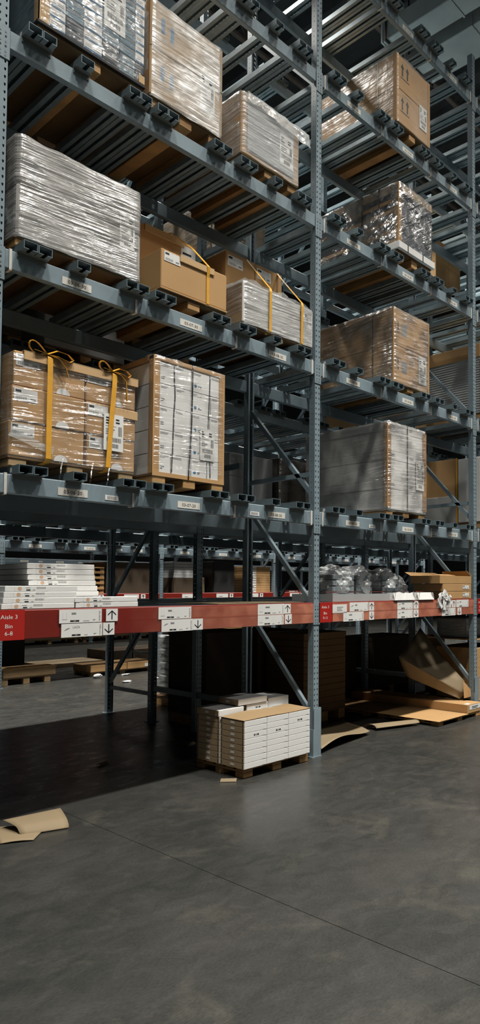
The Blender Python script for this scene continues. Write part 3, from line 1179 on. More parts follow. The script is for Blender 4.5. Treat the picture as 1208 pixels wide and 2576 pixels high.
def load_long_wrapped():
    T = thing('pallet_load', 'low wrapped carton, brown cartons behind, two yellow straps, beside the front upright', 'load', (2.33, .5, RT[30]), GP)
    x0, x1 = 1.912, 2.765
    x1 = 2.735
    z0 = 3.905
    pallet_under(T, x0, x1, .01, 1.1, RT[30], z0 - .001)
    part(T, 'carton', MB('white_carton').cbox(x0, x1, 0, .42, z0, 4.262, .008), label='long pale carton in front')
    part(T, 'end_panel', MB('card_grey').box(x0 - .004, x0 - .0005, .01, .41, z0 + .005, 4.25))
    part(T, 'shipping_label', sku(-.003, 2.55, 2.68, 4.05, 4.22, 31))
    part(T, 'stretch_wrap', shell(x0, x1, 0, .42, z0 - .01, 4.265, .010, 6, 36, 26, mt='wrap_thick', overlap=.06), smooth=True)
    for i, (a, b) in enumerate(((2.06, 2.395), (2.40, 2.735))):
        part(T, 'carton', MB('card').cbox(a, b, .45, 1.1, z0, 4.735, .006), label='brown carton behind')
        part(T, 'shipping_label', small_label(.447, a + .02, a + .19, 4.60, 4.70, 40 + i))
    for xs, xb in ((2.30, 2.20), (2.68, 2.52)):
        part(T, 'strap', ribbon([(xs, 1.0, 4.741), (xs, .455, 4.741), (xs - .01, .42, 4.70), (xs - .09, -.004, 4.292), (xs - .10, -.02, 4.26),
                                 (xs - .10, -.016, 4.0), (xs - .10, -.016, 3.90), (xs - .10, .05, 3.885)], .026))
    mb = MB('bag')
    n = 22
    vs = []
    for j in range(5):
        for i in range(n):
            x = x0 + .0 + (x1 - x0) * i / (n - 1)
            vs.append((x, .03 + .1 * j, 4.275 + .035 * (1 + noise.noise(Vector((x * 9, j * 1.3, 4)))) * (1 if i % (n - 1) else .2)))
    mb.add(vs, [(j * n + i, j * n + i + 1, (j + 1) * n + i + 1, (j + 1) * n + i) for j in range(4) for i in range(n - 1)], 'bag')
    part(T, 'loose_film', mb, smooth=True)


load_long_wrapped()


# ------------------------------------------------------------------ level 20, left bay
def load_brown_cartons():
    x0, x1, y0, y1, z0, z1 = .09, .945, 0.0, 1.1, 2.455, 3.145
    T = thing('pallet_load', 'film wrapped brown cartons tied with yellow ribbon bows, above label 03-06-20', 'load', (.52, .5, RT[20]), GP)
    pallet_under(T, x0, x1, y0 + .01, y1, RT[20], z0 - .001, 'wood_grey')
    xm = .575
    h = (z1 - z0) / 3
    k = 0
    for r in range(3):
        dx = (0.0, .012, .022)[r]
        for a, b in ((x0 + dx, xm - .004), (xm + .004, x1)):
            k += 1
            if r == 0 and b > .9:
                a += .014
            z = z0 + r * h
            q = MB('card', 'ink', 'white_carton')
            yy = y0 + (.006 if r != 1 else .0)
            q.cbox(a, b, yy, y1, z, z + h - .003, .006)
            c = a + (b - a) * (.68 if a < .5 else .62)
            q.xz(yy - .0006, [(c + .045 * math.cos(math.pi * i / 10), z + .002 + .045 * math.sin(math.pi * i / 10)) for i in range(11)], 'white_carton')
            cart = part(T, 'carton', q)
            part(T, 'shipping_label', small_label(yy - .003, a + .012, a + .155, z + h - .098, z + h - .018, 50 + k), cart)
            if a < .5:
                part(T, 'hand_hole', MB('black').add(
                    [(a - .0006, y0 + .22 + .02 * math.cos(t), z + .15 + .02 * math.sin(t)) for t in [math.pi * i / 6 for i in range(12)]],
                    [tuple(range(12))[::-1]], 'black'), cart)
    part(T, 'lid', MB('card_light').cbox(x0 + .075, x1 + .012, y0 - .014, y0 - .002, z1 - .055, z1 + .006, .003).box(
        x0 + .075, x1 + .012, y0 - .014, y1, z1 + .001, z1 + .006))
    part(T, 'lid', MB('card_light').cbox(x1 - .20, x1 + .012, y0 - .012, y0 - .002, z0 + 2 * h - .075, z0 + 2 * h - .01, .003))
    part(T, 'shipping_label', sku(y0 - .016, .70, .845, 2.585, 2.85, 61))
    part(T, 'stretch_wrap', shell(x0, x1, y0 - .004, y1, z0 - .012, z1 - .03, .009, 8, 40, 34, mt='wrap_clear', overlap=-.001), smooth=True)
    for i, (xs, zb) in enumerate(((.325, 2.44), (.772, 2.44))):
        dx = 0.0 if i == 0 else -.04
        part(T, 'strap', ribbon([(xs, 1.0, z1 + .010), (xs, .0, z1 + .010), (xs, -.012, z1 + .010), (xs, -.022, z1 - .005), (xs + dx * .1, -.024, z1 - .1), (xs + dx * .6, -.022, 2.75),
                                 (xs + dx, -.022, zb + .02), (xs + dx, .0, zb - .004), (xs + dx, .1, zb - .006)], .034))
        # bow: two loops, two tails
        kx, ky, kz = xs - .015, -.012, z1 + .018
        s = 1.0 if i == 0 else .8

        def loop(sx, sz, n=12):
            return [(kx + sx * s * .11 * math.sin(math.pi * t / n) * (1 - .2 * math.cos(math.pi * t / n)) * (1 if t < n else 0) - sx * .0,
                     ky - .02 * math.sin(2 * math.pi * t / n), kz + s * (sz * .06 * (1 - math.cos(2 * math.pi * t / n)) / 2 + .022 * math.sin(2 * math.pi * t / n)))
                    for t in range(n + 1)]
        b_ = ribbon(loop(-1, .95), .024, .003, (0, 1, .3))
        b_2 = ribbon([(kx, ky, kz), (kx + .06 * s, ky - .01, kz + .035 * s), (kx + .13 * s, ky - .01, kz + .03 * s), (kx + .165 * s, ky - .012, kz - .005), (kx + .14 * s, ky - .016, kz - .022),
                      (kx + .07 * s, ky - .012, kz - .004), (kx, ky, kz)], .024, .003, (0, 1, .4))
        tl = ribbon([(kx + .01, ky, kz), (kx + .07 * s, ky - .022, kz - .02), (kx + .112 * s, ky - .024, kz - .075 * s), (kx + .125 * s, ky - .024, kz - (.13 if i == 0 else .20))], .022, .003, (0, 1, .6))
        t2 = ribbon([(kx, ky, kz), (kx - .05 * s, ky - .012, kz + .004), (kx - .085 * s, ky - .014, kz + .006)], .024, .003, (0, 1, .4))
        part(T, 'bow', b_)
        part(T, 'bow', b_2)
        part(T, 'bow', tl)
        part(T, 'bow', t2)
    for xs in (.405, .61, .73):
        part(T, 'loose_film', ribbon([(xs + .02, -.012, z0 + .02), (xs - .01, -.05, z0 - .05), (xs - .02, -.066, 2.36), (xs - .018, -.03, 2.30)], .007, .001, (1, 0, .3), 'wrap_clear'))
    part(T, 'loose_film', ribbon([(.09, -.012, 2.60), (.2, -.014, 2.565), (.30, -.014, 2.53), (.36, -.014, 2.52)], .05, .002, (0, 0, 1), 'wrap_foggy'))


load_brown_cartons()


def load_white_cartons():
    x0, x1, y0, y1, z0, z1 = 1.085, 1.733, 0.0, 1.1, 2.475, 3.385
    T = thing('pallet_load', 'tall wrapped stack of white cartons with brown corner boards, above label 03-07-20', 'load', (1.41, .5, RT[20]), GP)
    pallet_under(T, x0, x1, y0, y1, RT[20], z0 - .001)
    rows = [z0, 2.635, 2.818, 3.0, 3.175, 3.345]
    cols = [x0 + .055, 1.26, 1.425, 1.585, x1 - .012]
    k = 0
    for r in range(5):
        j = (-.012, .004, .010, .016, .008)[r]
        for c in range(4):
            k += 1
            a = cols[c] + (j if c in (1, 3) else 0)
            b = cols[c + 1] - .006 + (j if c + 1 in (1, 3) else 0)
            q = MB('white_carton', 'ink', 'blue_ink', 'grey_ink')
            q.cbox(a, b, y0 + .004, y0 + .36, rows[r], rows[r + 1] - .0015, .004)
            q.lines(y0 + .0032, a + .01, a + .09, rows[r + 1] - .03, rows[r + 1] - .012, 2, 'grey_ink', k, .4)
            if c == 2:
                q.disc(y0 + .0032, a + .03, rows[r] + .05, .013, 'blue_ink')
                q.lines(y0 + .0032, a + .055, a + .09, rows[r] + .04, rows[r] + .06, 2, 'ink', k, .4)
            elif c == 0:
                q.lines(y0 + .0032, a + .012, a + .05, rows[r] + .04, rows[r] + .07, 2, 'grey_ink', k, .5)
            part(T, 'carton', q)
    for r in range(5):
        for s in range(2):
            a = y0 + .362 + s * .37
            part(T, 'carton', MB('white_carton').cbox(x0 + .012, x1 - .012, a, a + .366, rows[r], rows[r + 1] - .004, .004))
        part(T, 'carton', MB('white_carton').cbox(x0 + .012, x0 + .053, y0 + .062, y0 + .36, rows[r], rows[r + 1] - .004, .004))
    for xx, s in ((x0, 1), (x1, -1)):
        part(T, 'edge_board', MB('card').box(min(xx, xx + s * .055), max(xx, xx + s * .055), y0 - .001, y0 + .003, z0, z1).box(
            min(xx, xx + s * .004), max(xx, xx + s * .004), y0, y0 + .06, z0, z1))
    part(T, 'top_cap', MB('card').cbox(x0, x1, y0 - .002, y1, z1 - .035, z1, .003))
    part(T, 'bottom_board', MB('card').box(x0, x1, y0 - .002, y0 + .003, z0 - .02, z0 + .012))
    part(T, 'strap', ribbon([(1.425, .5, z1 + .003), (1.425, -.004, z1 + .003), (1.422, -.006, z1 - .2), (1.418, -.006, 2.9), (1.400, -.006, 2.60), (1.395, -.006, 2.46), (1.393, .03, 2.452)], .010, .002, (1, 0, 0), 'black_strap'))
    part(T, 'strap', ribbon([(1.262, .002, 3.30), (1.272, .001, 3.1), (1.262, .001, 2.95), (1.258, .001, 2.75), (1.250, .001, 2.5)], .007, .002, (1, 0, 0), 'black_strap'))
    part(T, 'strap', ribbon([(1.590, .002, 3.32), (1.584, .001, 3.15), (1.575, .001, 2.9), (1.595, .001, 2.7), (1.60, .001, 2.5)], .007, .002, (1, 0, 0), 'black_strap'))
    part(T, 'shipping_label', sku(y0 - .004, 1.50, 1.635, 2.635, 2.895, 71))
    part(T, 'stretch_wrap', shell(x0, x1, y0 - .005, y1, z0 + .05, z1, .007, 9, 34, 30, mt='wrap_clear'), smooth=True)


load_white_cartons()


# ------------------------------------------------------------------ right bay
def load_big(level, x0, x1, y0, y1, z0, z1, label, split, seed, wrap, marks=None, straps=(.33,), lab=None, ph=None):
    T = thing('pallet_load', label, 'load', ((x0 + x1) / 2, .5, RT[level]), GP)
    pallet_under(T, x0, x1, y0 + .015, y1, RT[level], z0 - .001)
    zs = [z0 + (z1 - z0) * i / split for i in range(split + 1)]
    for i in range(split):
        q = MB('card', 'ink')
        q.cbox(x0, x1, y0, y1, zs[i] + .0005, zs[i + 1] - .0005, .007)
        if marks == 'arrows':
            arrows_up(y0 - .0006, x0 + .15, zs[i] + .17, .15, q)
            q.lines(y0 - .0006, x0 + .10, x0 + .30, zs[i + 1] - .05, zs[i + 1] - .04, 1, 'grey_ink', i, .8)
        elif marks == 'text':
            q.text('470 451', .016, 0, 0, 0, 'ink')
            n_ = len(text_geo('470 451')[0])
            q.v[-n_:] = [(x0 - .0006, y0 + .16 - (vx) * 1.0, zs[i + 1] - .07 + vz) for vx, _, vz in q.v[-n_:]]
            q.rect(y0 - .0006, x0 + .07, x0 + .09, zs[i] + .15, zs[i] + .28, 'ink')
            q.rect(y0 - .0006, x0 + .14, x0 + .24, zs[i] + .13, zs[i] + .27, 'grey_ink')
        part(T, 'carton', q)
    for s in straps:
        ys = y0 + s
        part(T, 'strap', MB('black_strap').box(x0 - .004, x0 - .001, ys, ys + .014, z0, z1).box(x0 - .004, x1 + .004, ys, ys + .014, z1 + .001, z1 + .004))
    part(T, 'edge_board', MB('card').box(x0 - .003, x0 + .035, y0 - .004, y0 - .001, z0, z1).box(x0 - .004, x0 - .001, y0 - .003, y0 + .035, z0, z1))
    part(T, 'edge_board', MB('card').box(x1 - .035, x1 + .003, y0 - .004, y0 - .001, z0, z1))
    if lab:
        part(T, 'shipping_label', sku(y0 - .006, *lab, seed))
    part(T, 'stretch_wrap', shell(x0 - .004, x1 + .003, y0 - .006, y1, z0 - .01, z1, .007, seed, 26, 26, mt=wrap), smooth=True)
    return T


load_big(50, 3.938, 4.556, -.05, 1.25, 6.825, 7.605, 'big brown carton printed with black up arrows, high in the right bay', 2, 15, 'wrap_thin',
         'arrows', (.27,), (4.352, 4.493, 6.965, 7.24))
load_big(30, 3.985, 4.645, .03, 1.3, 3.90, 4.745, 'brown carton in glossy film with a black strap, above label 03-10-30', 2, 16, 'wrap_bright',
         'text', (.30,), (4.44, 4.585, 3.98, 4.31))


def load_navy():
    x0, x1, y0, y1, z0, z1 = 4.015, 4.65, -.02, 1.25, 5.49, 6.175
    T = thing('pallet_load', 'glossy dark load on a white base tray, right bay between two brown carton loads', 'load', (4.33, .5, RT[40]), GP)
    pallet_under(T, x0, x1, y0 + .02, y1, RT[40], 5.405)
    part(T, 'base_tray', MB('white_carton').cbox(x0 - .012, x1 + .03, y0 - .018, y1, 5.405, z0 - .001, .006), label='white tray')
    n = 5
    h = (z1 - .095 - z0) / n
    for i in range(n):
        q = MB('navy', 'dark_card')
        q.cbox(x0 + .004, x1 - .004, y0 + .006, y1, z0 + i * h, z0 + (i + 1) * h - .0006, .004)
        part(T, 'carton', q)
        part(T, 'corner_band', MB('card').box(x0 - .0005, x0 + .003, y0 + .02, y1, z0 + i * h, z0 + i * h + .04))
    part(T, 'top_cap', MB('card_grey').cbox(x0, x1, y0, y1, z1 - .095, z1, .006))
    part(T, 'edge_board', MB('card').box(x0 - .002, x0 + .055, y0 - .001, y0 + .003, z0, z1).box(x0 - .004, x0 - .001, y0, y0 + .06, z0, z1))
    for ys in (.26, .52):
        part(T, 'strap', MB('black_strap').box(x0 - .010, x0 - .006, ys, ys + .014, z0 - .01, z1))
    for xs in (x0 + .14, x0 + .42):
        part(T, 'strap', MB('black_strap').box(xs, xs + .012, y0 - .022, y0 - .018, 5.40, z0))
    part(T, 'stretch_wrap', shell(x0 - .004, x1, y0 - .004, y1, z0 - .005, z1, .012, 17, 26, 26, mt='wrap_glitter'), smooth=True)


load_navy()


def load_white_right():
    x0, x1, y0, y1, z0, z1 = 3.849, 4.546, .0, 1.3, 2.46, 3.425
    T = thing('pallet_load', 'white cartons with brown corner boards in glossy film, right bay on the 03-10-20 beam', 'load', (4.2, .5, RT[20]), GP)
    pallet_under(T, x0, x1, y0 + .015, y1, RT[20], z0 - .001)
    h = (z1 - z0) / 3
    for r in range(3):
        for c in range(2):
            for d in range(3):
                a = x0 + .012 + c * .336
                ya = y0 + .006 + d * .43
                z = z0 + r * h
                q = MB('white_carton', 'grey_ink')
                q.cbox(a, a + .335, ya, ya + .428, z, z + h * .70, .004)
                q.cbox(a - .003, a + .338, ya - .002, ya + .430, z + h * .70, z + h - .002, .004)
                if d == 0:
                    q.lines(ya - .0028, a + .04, a + .12, z + h * .82, z + h * .93, 2, 'grey_ink', r + c, .5)
                part(T, 'carton', q)
    for xx, s in ((x0, 1), (x1, -1)):
        part(T, 'edge_board', MB('edge_board').box(min(xx, xx + s * .06), max(xx, xx + s * .06), y0 - .003, y0, z0 + .02, z1 - .03).box(
            min(xx - .004 * s, xx), max(xx - .004 * s, xx), y0 - .003, y0 + .06, z0 + .02, z1 - .03))
    part(T, 'strap', MB('black_strap').box(4.19, 4.202, y0 - .006, y0 - .003, z0, z1).box(4.19, 4.202, y0 - .006, y1, z1 + .001, z1 + .004))
    part(T, 'shipping_label', sku(y0 - .007, 4.35, 4.50, 2.72, 3.05, 81))
    part(T, 'stretch_wrap', shell(x0 - .004, x1 + .003, y0 - .007, y1, z0 - .02, z1, .008, 18, 26, 28, mt='wrap_bright'), smooth=True)


load_white_right()


# ------------------------------------------------------------------ third bay: loads seen past the right upright
def load_third(level, z1, label, mt, capmt, seed):
    x0, x1, y0, y1 = 5.80, 6.55, .04, 1.2
    z0 = RT[level] + .09
    T = thing('pallet_load', label, 'load', (6.2, .5, RT[level]), GP)
    pallet_under(T, x0, x1, y0, y1, RT[level], z0 - .001)
    return T, x0, x1, y0, y1, z0


T, x0, x1, y0, y1, z0 = load_third(30, 4.85, 'white corrugated load with a brown cap behind the right upright, above the 03-11-30 label', 'white_carton', 'card', 3)
q = MB('grey_carton')
n = 46
vs = []
for i in range(n + 1):
    z = z0 + (4.68 - z0) * i / n
    d = .004 * (1 if i % 2 else -1)
    vs += [(x0 + d, y0, z), (x0 + d, y1, z), (x1, y1, z), (x1, y0, z)]
q.add(vs, [(4 * i + a, 4 * i + (a + 1) % 4, 4 * i + 4 + (a + 1) % 4, 4 * i + 4 + a) for i in range(n) for a in range(4)])
part(T, 'carton', q)
part(T, 'top_cap', MB('card').cbox(x0 - .01, x1, y0 - .01, y1, 4.68, 4.86, .006))
part(T, 'front_board', MB('card').box(x0 - .01, x1, y0 - .015, y0 - .006, z0, 4.66))
part(T, 'shipping_label', MB('paper').box(x0 + .0, x0 + .18, y0 - .018, y0 - .016, 4.42, 4.60))
T, x0, x1, y0, y1, z0 = load_third(20, 3.34, 'brown and pale cartons with a yellow strap behind the right upright, lower', 'white_carton', 'card', 4)
part(T, 'carton', MB('white_carton').cbox(x0, x1, y0, .40, z0, 3.34, .006), label='pale carton in front')
part(T, 'carton', MB('grey_carton').cbox(x0, x1, .42, y1, z0, 2.85, .006), label='low pale carton')
part(T, 'carton', MB('card').cbox(x0 + .02, x1, .43, y1, 2.851, 3.36, .006), label='brown carton on top')
part(T, 'strap', MB('strap').box(x0 - .003, x0 + .0, .405, .430, z0, 3.36))


# ------------------------------------------------------------------ loads on the rack behind
def back_load(x0, x1, y0, y1, z0, h, mt, label, rail=True, rows=2, cols=2, wrap=None, group='loads on the rack behind'):
    T = thing('pallet_load', label, 'load', ((x0 + x1) / 2, (y0 + y1) / 2, z0), group)
    pallet_under(T, x0, x1, y0, y1, z0, z0 + .09)
    zz = z0 + .0905
    for r in range(rows):
        for c in range(cols):
            a = x0 + (x1 - x0) * c / cols
            b = x0 + (x1 - x0) * (c + 1) / cols
            part(T, 'carton', MB(mt).cbox(a + .001, b - .001, y0, y1, zz + h * r / rows, zz + h * (r + 1) / rows - .001, .005))
    if wrap:
        part(T, 'stretch_wrap', shell(x0, x1, y0 - .003, y1, zz, zz + h, .008, int(x0 * 7), 16, 14, mt=wrap), smooth=True)
    return T


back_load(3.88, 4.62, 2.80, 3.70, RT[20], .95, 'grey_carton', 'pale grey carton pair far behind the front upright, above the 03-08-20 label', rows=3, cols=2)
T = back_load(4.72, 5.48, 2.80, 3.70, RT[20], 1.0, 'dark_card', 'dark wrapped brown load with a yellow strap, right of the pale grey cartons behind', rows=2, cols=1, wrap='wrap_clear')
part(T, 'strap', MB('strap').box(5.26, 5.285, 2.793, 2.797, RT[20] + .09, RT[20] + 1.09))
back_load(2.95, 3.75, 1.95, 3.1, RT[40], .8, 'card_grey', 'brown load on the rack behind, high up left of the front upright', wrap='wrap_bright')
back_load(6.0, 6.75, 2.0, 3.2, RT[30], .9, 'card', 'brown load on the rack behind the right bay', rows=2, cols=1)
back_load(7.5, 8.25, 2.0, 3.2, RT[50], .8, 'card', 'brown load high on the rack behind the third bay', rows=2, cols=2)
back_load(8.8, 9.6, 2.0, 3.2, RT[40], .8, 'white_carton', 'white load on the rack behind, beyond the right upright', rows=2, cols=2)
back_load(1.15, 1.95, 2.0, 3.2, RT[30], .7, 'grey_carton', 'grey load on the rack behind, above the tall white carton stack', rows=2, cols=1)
back_load(.15, .95, 2.0, 3.2, RT[40], 1.05, 'card', 'added light-blocking brown load on the rack behind, upper left end', rows=2, cols=1)  # nearly unseen load added to stop light from the next aisle
back_load(1.05, 1.85, 2.0, 3.2, RT[40], 1.1, 'card_shaded', 'added light-blocking dark brown load on the rack behind, upper left, second along', rows=3, cols=1)  # added too, keeps lamp light off the left bay rails
back_load(.15, .95, 2.0, 3.2, RT[50], 1.1, 'card', 'added light-blocking brown load on the rack behind, top left end', rows=2, cols=1)  # extra load, shuts out light from the aisle behind
back_load(1.05, 1.85, 2.0, 3.2, RT[50], 1.1, 'card', 'added light-blocking brown load on the rack behind, top left, second along', rows=2, cols=2)  # extra load, added to shade the left bay undersides
back_load(2.03, 2.72, 2.0, 3.2, RT[30], 1.1, 'card_shaded', 'added light-blocking dark brown load on the rack behind, above the strapped cartons', rows=2, cols=2)  # added to block light coming through behind the strapped cartons
back_load(.15, .95, 2.0, 3.2, RT[20], 1.1, 'card_shaded', 'added light-blocking dark brown load on the rack behind the ribbon tied cartons', rows=2, cols=1)  # added as a light blocker low on the left
back_load(1.05, 1.85, 2.0, 3.2, RT[20], 1.1, 'card_shaded', 'added light-blocking dark brown load on the rack behind the tall white stack', rows=2, cols=1)  # added light blocker next along
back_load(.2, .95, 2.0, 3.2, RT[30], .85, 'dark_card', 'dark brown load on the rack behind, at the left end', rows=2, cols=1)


# ------------------------------------------------------------------ white flat boxes on the red shelf, left bay
def flat_box(x0, y0, z0, rz=0.0, w_=.455, d=.62, h=.0375, label=None, tone='white_carton', flap=True):
    T = thing('flat_box', label, 'box', (x0, y0, z0), 'white flat boxes on the left red shelf', rz)
    X, Y, Z = x0, y0, z0
    q = MB(tone)
    q.cbox(X, X + w_, Y, Y + d, Z, Z + h - .0008, .003)
    part(T, 'box_body', q)
    q = MB('paper', 'peach_ink', 'ink', 'grey_ink')
    yy = Y - .0012
    q.box(X + .055, X + .265, yy, Y - .0002, Z + .003, Z + h - .004, 'paper')
    yy -= .0005
    q.disc(yy, X + .085, Z + h * .5, .0125, 'peach_ink')
    q.rect(yy, X + .125, X + .15, Z + .006, Z + .014, 'ink')
    q.lines(yy, X + .12, X + .15, Z + .023, Z + .03, 1, 'grey_ink', 2, .4)
    q.rect(yy, X + .165, X + .18, Z + .008, Z + .012, 'grey_ink')
    q.barcode(yy, X + .19, X + .245, Z + .017, Z + .031, 'grey_ink', 9, int(z0 * 1000) % 97)
    part(T, 'box_label', q)
    part(T, 'end_flap', MB(tone).add(
        [(X - .003, Y - .002, Z + h - .004), (X + .03, Y - .002, Z + .002), (X + .03, Y + .0, Z + .002), (X - .003, Y + .0, Z + h - .004), (X - .003, Y - .002, Z + .002), (X - .003, Y + .0, Z + .002)],
        [(0, 4, 1), (3, 2, 5), (0, 1, 2, 3), (4, 5, 2, 1), (0, 3, 5, 4)], tone))
    return T


ORD = ['lowest', 'second', 'third', 'fourth', 'fifth', 'sixth', 'seventh', 'eighth']
for i in range(8):
    dx = (0.06, .055, .035, .025, .012, 0.005, .0, .0)[i]
    flat_box(.285 + dx, .16, SH + i * .0385, 0, label='white flat box, %s of the tall rear stack on the left shelf' % ORD[i])
for i in range(4):
    dx = (0.035, .045, .05, .058)[i]
    flat_box(.04 + dx, .008 + .004 * i, SH + i * .038, 0, d=.135, label='white flat box, %s of four stacked at the front shelf edge' % ['lowest', 'second', 'third', 'topmost'][i])
for i in range(2):
    flat_box(.535 + .004 * (1 - i), .008, SH + i * .038, 0, d=.140, label='white flat box, %s of two lying at the front of the left shelf' % ['lower', 'upper'][i])
tag(link('cardboard_sheet', MB('kraft').box(1.75, 2.72, .08, .7, SH, SH + .004).mesh('cardboard_sheet')),
    'thin brown cardboard sheet lying on the left red shelf beside the upright', 'sheet')


# ------------------------------------------------------------------ clutter on the red shelf, right bay
def crumple(cx, cy, z0, rx, ry, rz, seed, mt='bag', amp=.22, sub=4, peak=None):
    import bmesh
    bm = bmesh.new()
    bmesh.ops.create_icosphere(bm, subdivisions=sub, radius=1)
    mb = MB(mt)
    vs = []
    for v in bm.verts:
        p = v.co.normalized()
        a = noise.noise(p * 2.2 + Vector((seed, 0, 0)))
        b = abs(noise.noise(p * 5.5 + Vector((0, seed, 0))))
        c = abs(noise.noise(p * 12 + Vector((0, 0, seed))))
        r = 1 + amp * (a * 1.1 + b * .9 - .3) + .10 * (c - .3)
        sx = math.copysign(abs(p.x) ** .75, p.x)
        sy = math.copysign(abs(p.y) ** .75, p.y)
        z = p.z * r
        if peak and p.z > 0:
            z += peak * max(0, 1 - math.hypot(p.x, p.y) * 1.6)
        vs.append((cx + sx * r * rx, cy + sy * r * ry, max(z0 + .001, z0 + rz * (1 + z) * .5 * 1.0)))
    mb.add(vs, [tuple(v.index for v in f.verts) for f in bm.faces], mt)
    bm.free()
    return mb


def bagged(cx, cy, w_, d, n, label, seed, z0=SH + .007):
    T = thing('bagged_trays', label, 'bag', (cx, cy, z0), 'bagged trays on the right red shelf')
    for i in range(n):
        z = z0 + .03 + i * .062
        q = MB('tray_grey', 'grey_ink')
        q.cbox(cx - w_ / 2, cx + w_ / 2, cy - d / 2, cy + d / 2, z, z + .05, .004)
        for k in range(9):
            xx = cx - w_ / 2 + .015 + k * (w_ - .03) / 9
            q.box(xx, xx + (w_ - .03) / 9 * .45, cy - d / 2 - .003, cy - d / 2, z + .006, z + .044, 'steel')
        part(T, 'tray', q)
    part(T, 'plastic_bag', crumple(cx, cy, z0, w_ * .60, d * .60, n * .062 + .12, seed, amp=.17), smooth=False)
    return T


bagged(3.34, .34, .32, .36, 4, 'dark trays in a clear crumpled bag, leftmost on the right red shelf', 3.3)
bagged(3.745, .40, .26, .32, 4, 'dark trays in a clear bag between two larger bags on the red shelf', 5.1)
bagged(4.16, .38, .30, .34, 4, 'tallest dark tray stack in clear film, middle of the right red shelf', 7.7)
T = thing('plastic_bag', 'empty crumpled clear bag with a raised tip, right of the bagged trays', 'bag', (4.62, .35, SH))
part(T, 'film', crumple(4.53, .40, SH, .105, .12, .20, 11.3, amp=.3, peak=.8))
T = thing('plastic_bag', 'low crumpled clear bag behind the open white carton, left of the brown boxes', 'bag', (4.92, .4, SH))
part(T, 'film', crumple(4.79, .66, SH, .12, .10, .19, 14.9, amp=.3))


def tray_box(x0, x1, y0, y1, z0, h, label, mt='white_carton', flare=.02, name='open_carton', torn=False, flap=0):
    T = thing(name, label, 'carton', ((x0 + x1) / 2, (y0 + y1) / 2, z0))
    t = .005
    part(T, 'bottom', MB(mt).box(x0, x1, y0, y1, z0, z0 + t))
    hh = h

    def wall(p, q, out, tear=False):
        n = 10
        vs = []
        for i in range(n + 1):
            f = i / n
            x, y = p[0] + (q[0] - p[0]) * f, p[1] + (q[1] - p[1]) * f
            z = z0 + hh * (1 + (.22 * noise.noise(Vector((x * 17, y * 17, 1))) if tear else 0))
            vs += [(x, y, z0 + t), (x + out[0] * flare, y + out[1] * flare, z), (x + out[0] * (flare - t) - 0 * t, y + out[1] * (flare - t), z), (x - out[0] * t, y - out[1] * t, z0 + t)]
        fs = []
        for i in range(n):
            for a in range(4):
                fs.append((4 * i + a, 4 * i + 4 + a, 4 * i + 4 + (a + 1) % 4, 4 * i + (a + 1) % 4))
        fs += [(0, 1, 2, 3), (4 * n + 3, 4 * n + 2, 4 * n + 1, 4 * n)]
        return MB(mt).add(vs, fs, mt)
    part(T, 'side', wall((x0, y0), (x1, y0), (0, -1), torn))
    part(T, 'side', wall((x0, y1), (x1, y1), (0, 1)))
    part(T, 'side', wall((x0, y0), (x0, y1), (-1, 0)))
    part(T, 'side', wall((x1, y0), (x1, y1), (1, 0), torn))
    return T


tray_box(3.05, 3.925, .03, .62, SH, .075, 'long low grey-white tray under the leftmost bagged trays', 'grey_carton', .004)
tray_box(3.95, 4.32, -.02, .11, SH, .082, 'torn white open carton with a flared front at the red shelf edge', 'white_carton', -.02, torn=True)
tray_box(4.38, 4.68, -.02, .11, SH, .085, 'white open carton right of the torn one on the red shelf', 'white_carton', -.025)
# three brown boxes stacked by the right upright
for i, (z, nm) in enumerate(((SH, 'lowest of three by the right upright, partly hidden'), (SH + .095, 'middle of three by the right upright'))):
    x0 = 4.91 + .05 * (1 - i)
    T = thing('brown_carton', 'flat brown carton, %s' % nm, 'carton', (5.3, .3, z), 'brown cartons by the right upright')
    part(T, 'carton_body', MB('card').cbox(x0, 5.54, .02, .47, z, z + .092, .004))
    part(T, 'box_label', small_label(.017, 5.34, 5.48, z + .025, z + .075, 90 + i))
T = thing('brown_carton', 'open brown carton with raised flaps, topmost of three by the right upright', 'carton', (5.3, .3, SH + .19), 'brown cartons by the right upright')
zt = SH + .191
q = MB('card')
q.box(4.85, 5.54, .02, .025, zt, zt + .095).box(4.85, 5.54, .465, .47, zt, zt + .095).box(4.85, 4.855, .025, .465, zt, zt + .095).box(5.535, 5.54, .025, .465, zt, zt + .095).box(
    4.855, 5.535, .025, .465, zt, zt + .004)
part(T, 'carton_body', q)
part(T, 'flap', MB('card').add([(5.54, .02, zt + .095), (5.54, .47, zt + .095), (5.48, .44, zt + .16), (5.48, .05, zt + .16), (5.546, .02, zt + .095), (5.546, .47, zt + .095), (5.486, .44, zt + .16), (5.486, .05, zt + .16)],
                              [(0, 1, 2, 3), (7, 6, 5, 4), (0, 3, 7, 4), (1, 5, 6, 2), (2, 6, 7, 3), (0, 4, 5, 1)]))
part(T, 'flap', MB('card').add([(4.85, .47, zt + .095), (5.54, .47, zt + .095), (5.52, .58, zt + .14), (4.87, .58, zt + .14), (4.85, .47, zt + .099), (5.54, .47, zt + .099), (5.52, .58, zt + .144), (4.87, .58, zt + .144)],
                              [(0, 1, 2, 3), (7, 6, 5, 4), (0, 3, 7, 4), (1, 5, 6, 2), (2, 6, 7, 3), (0, 4, 5, 1)]))
part(T, 'flap', MB('card').add([(4.85, .02, zt + .095), (5.18, .02, zt + .095), (5.18, .14, zt + .11), (4.87, .14, zt + .11), (4.85, .02, zt + .099), (5.18, .02, zt + .099), (5.18, .14, zt + .114), (4.87, .14, zt + .114)],
                              [(0, 1, 2, 3), (7, 6, 5, 4), (0, 3, 7, 4), (1, 5, 6, 2), (2, 6, 7, 3), (0, 4, 5, 1)]))
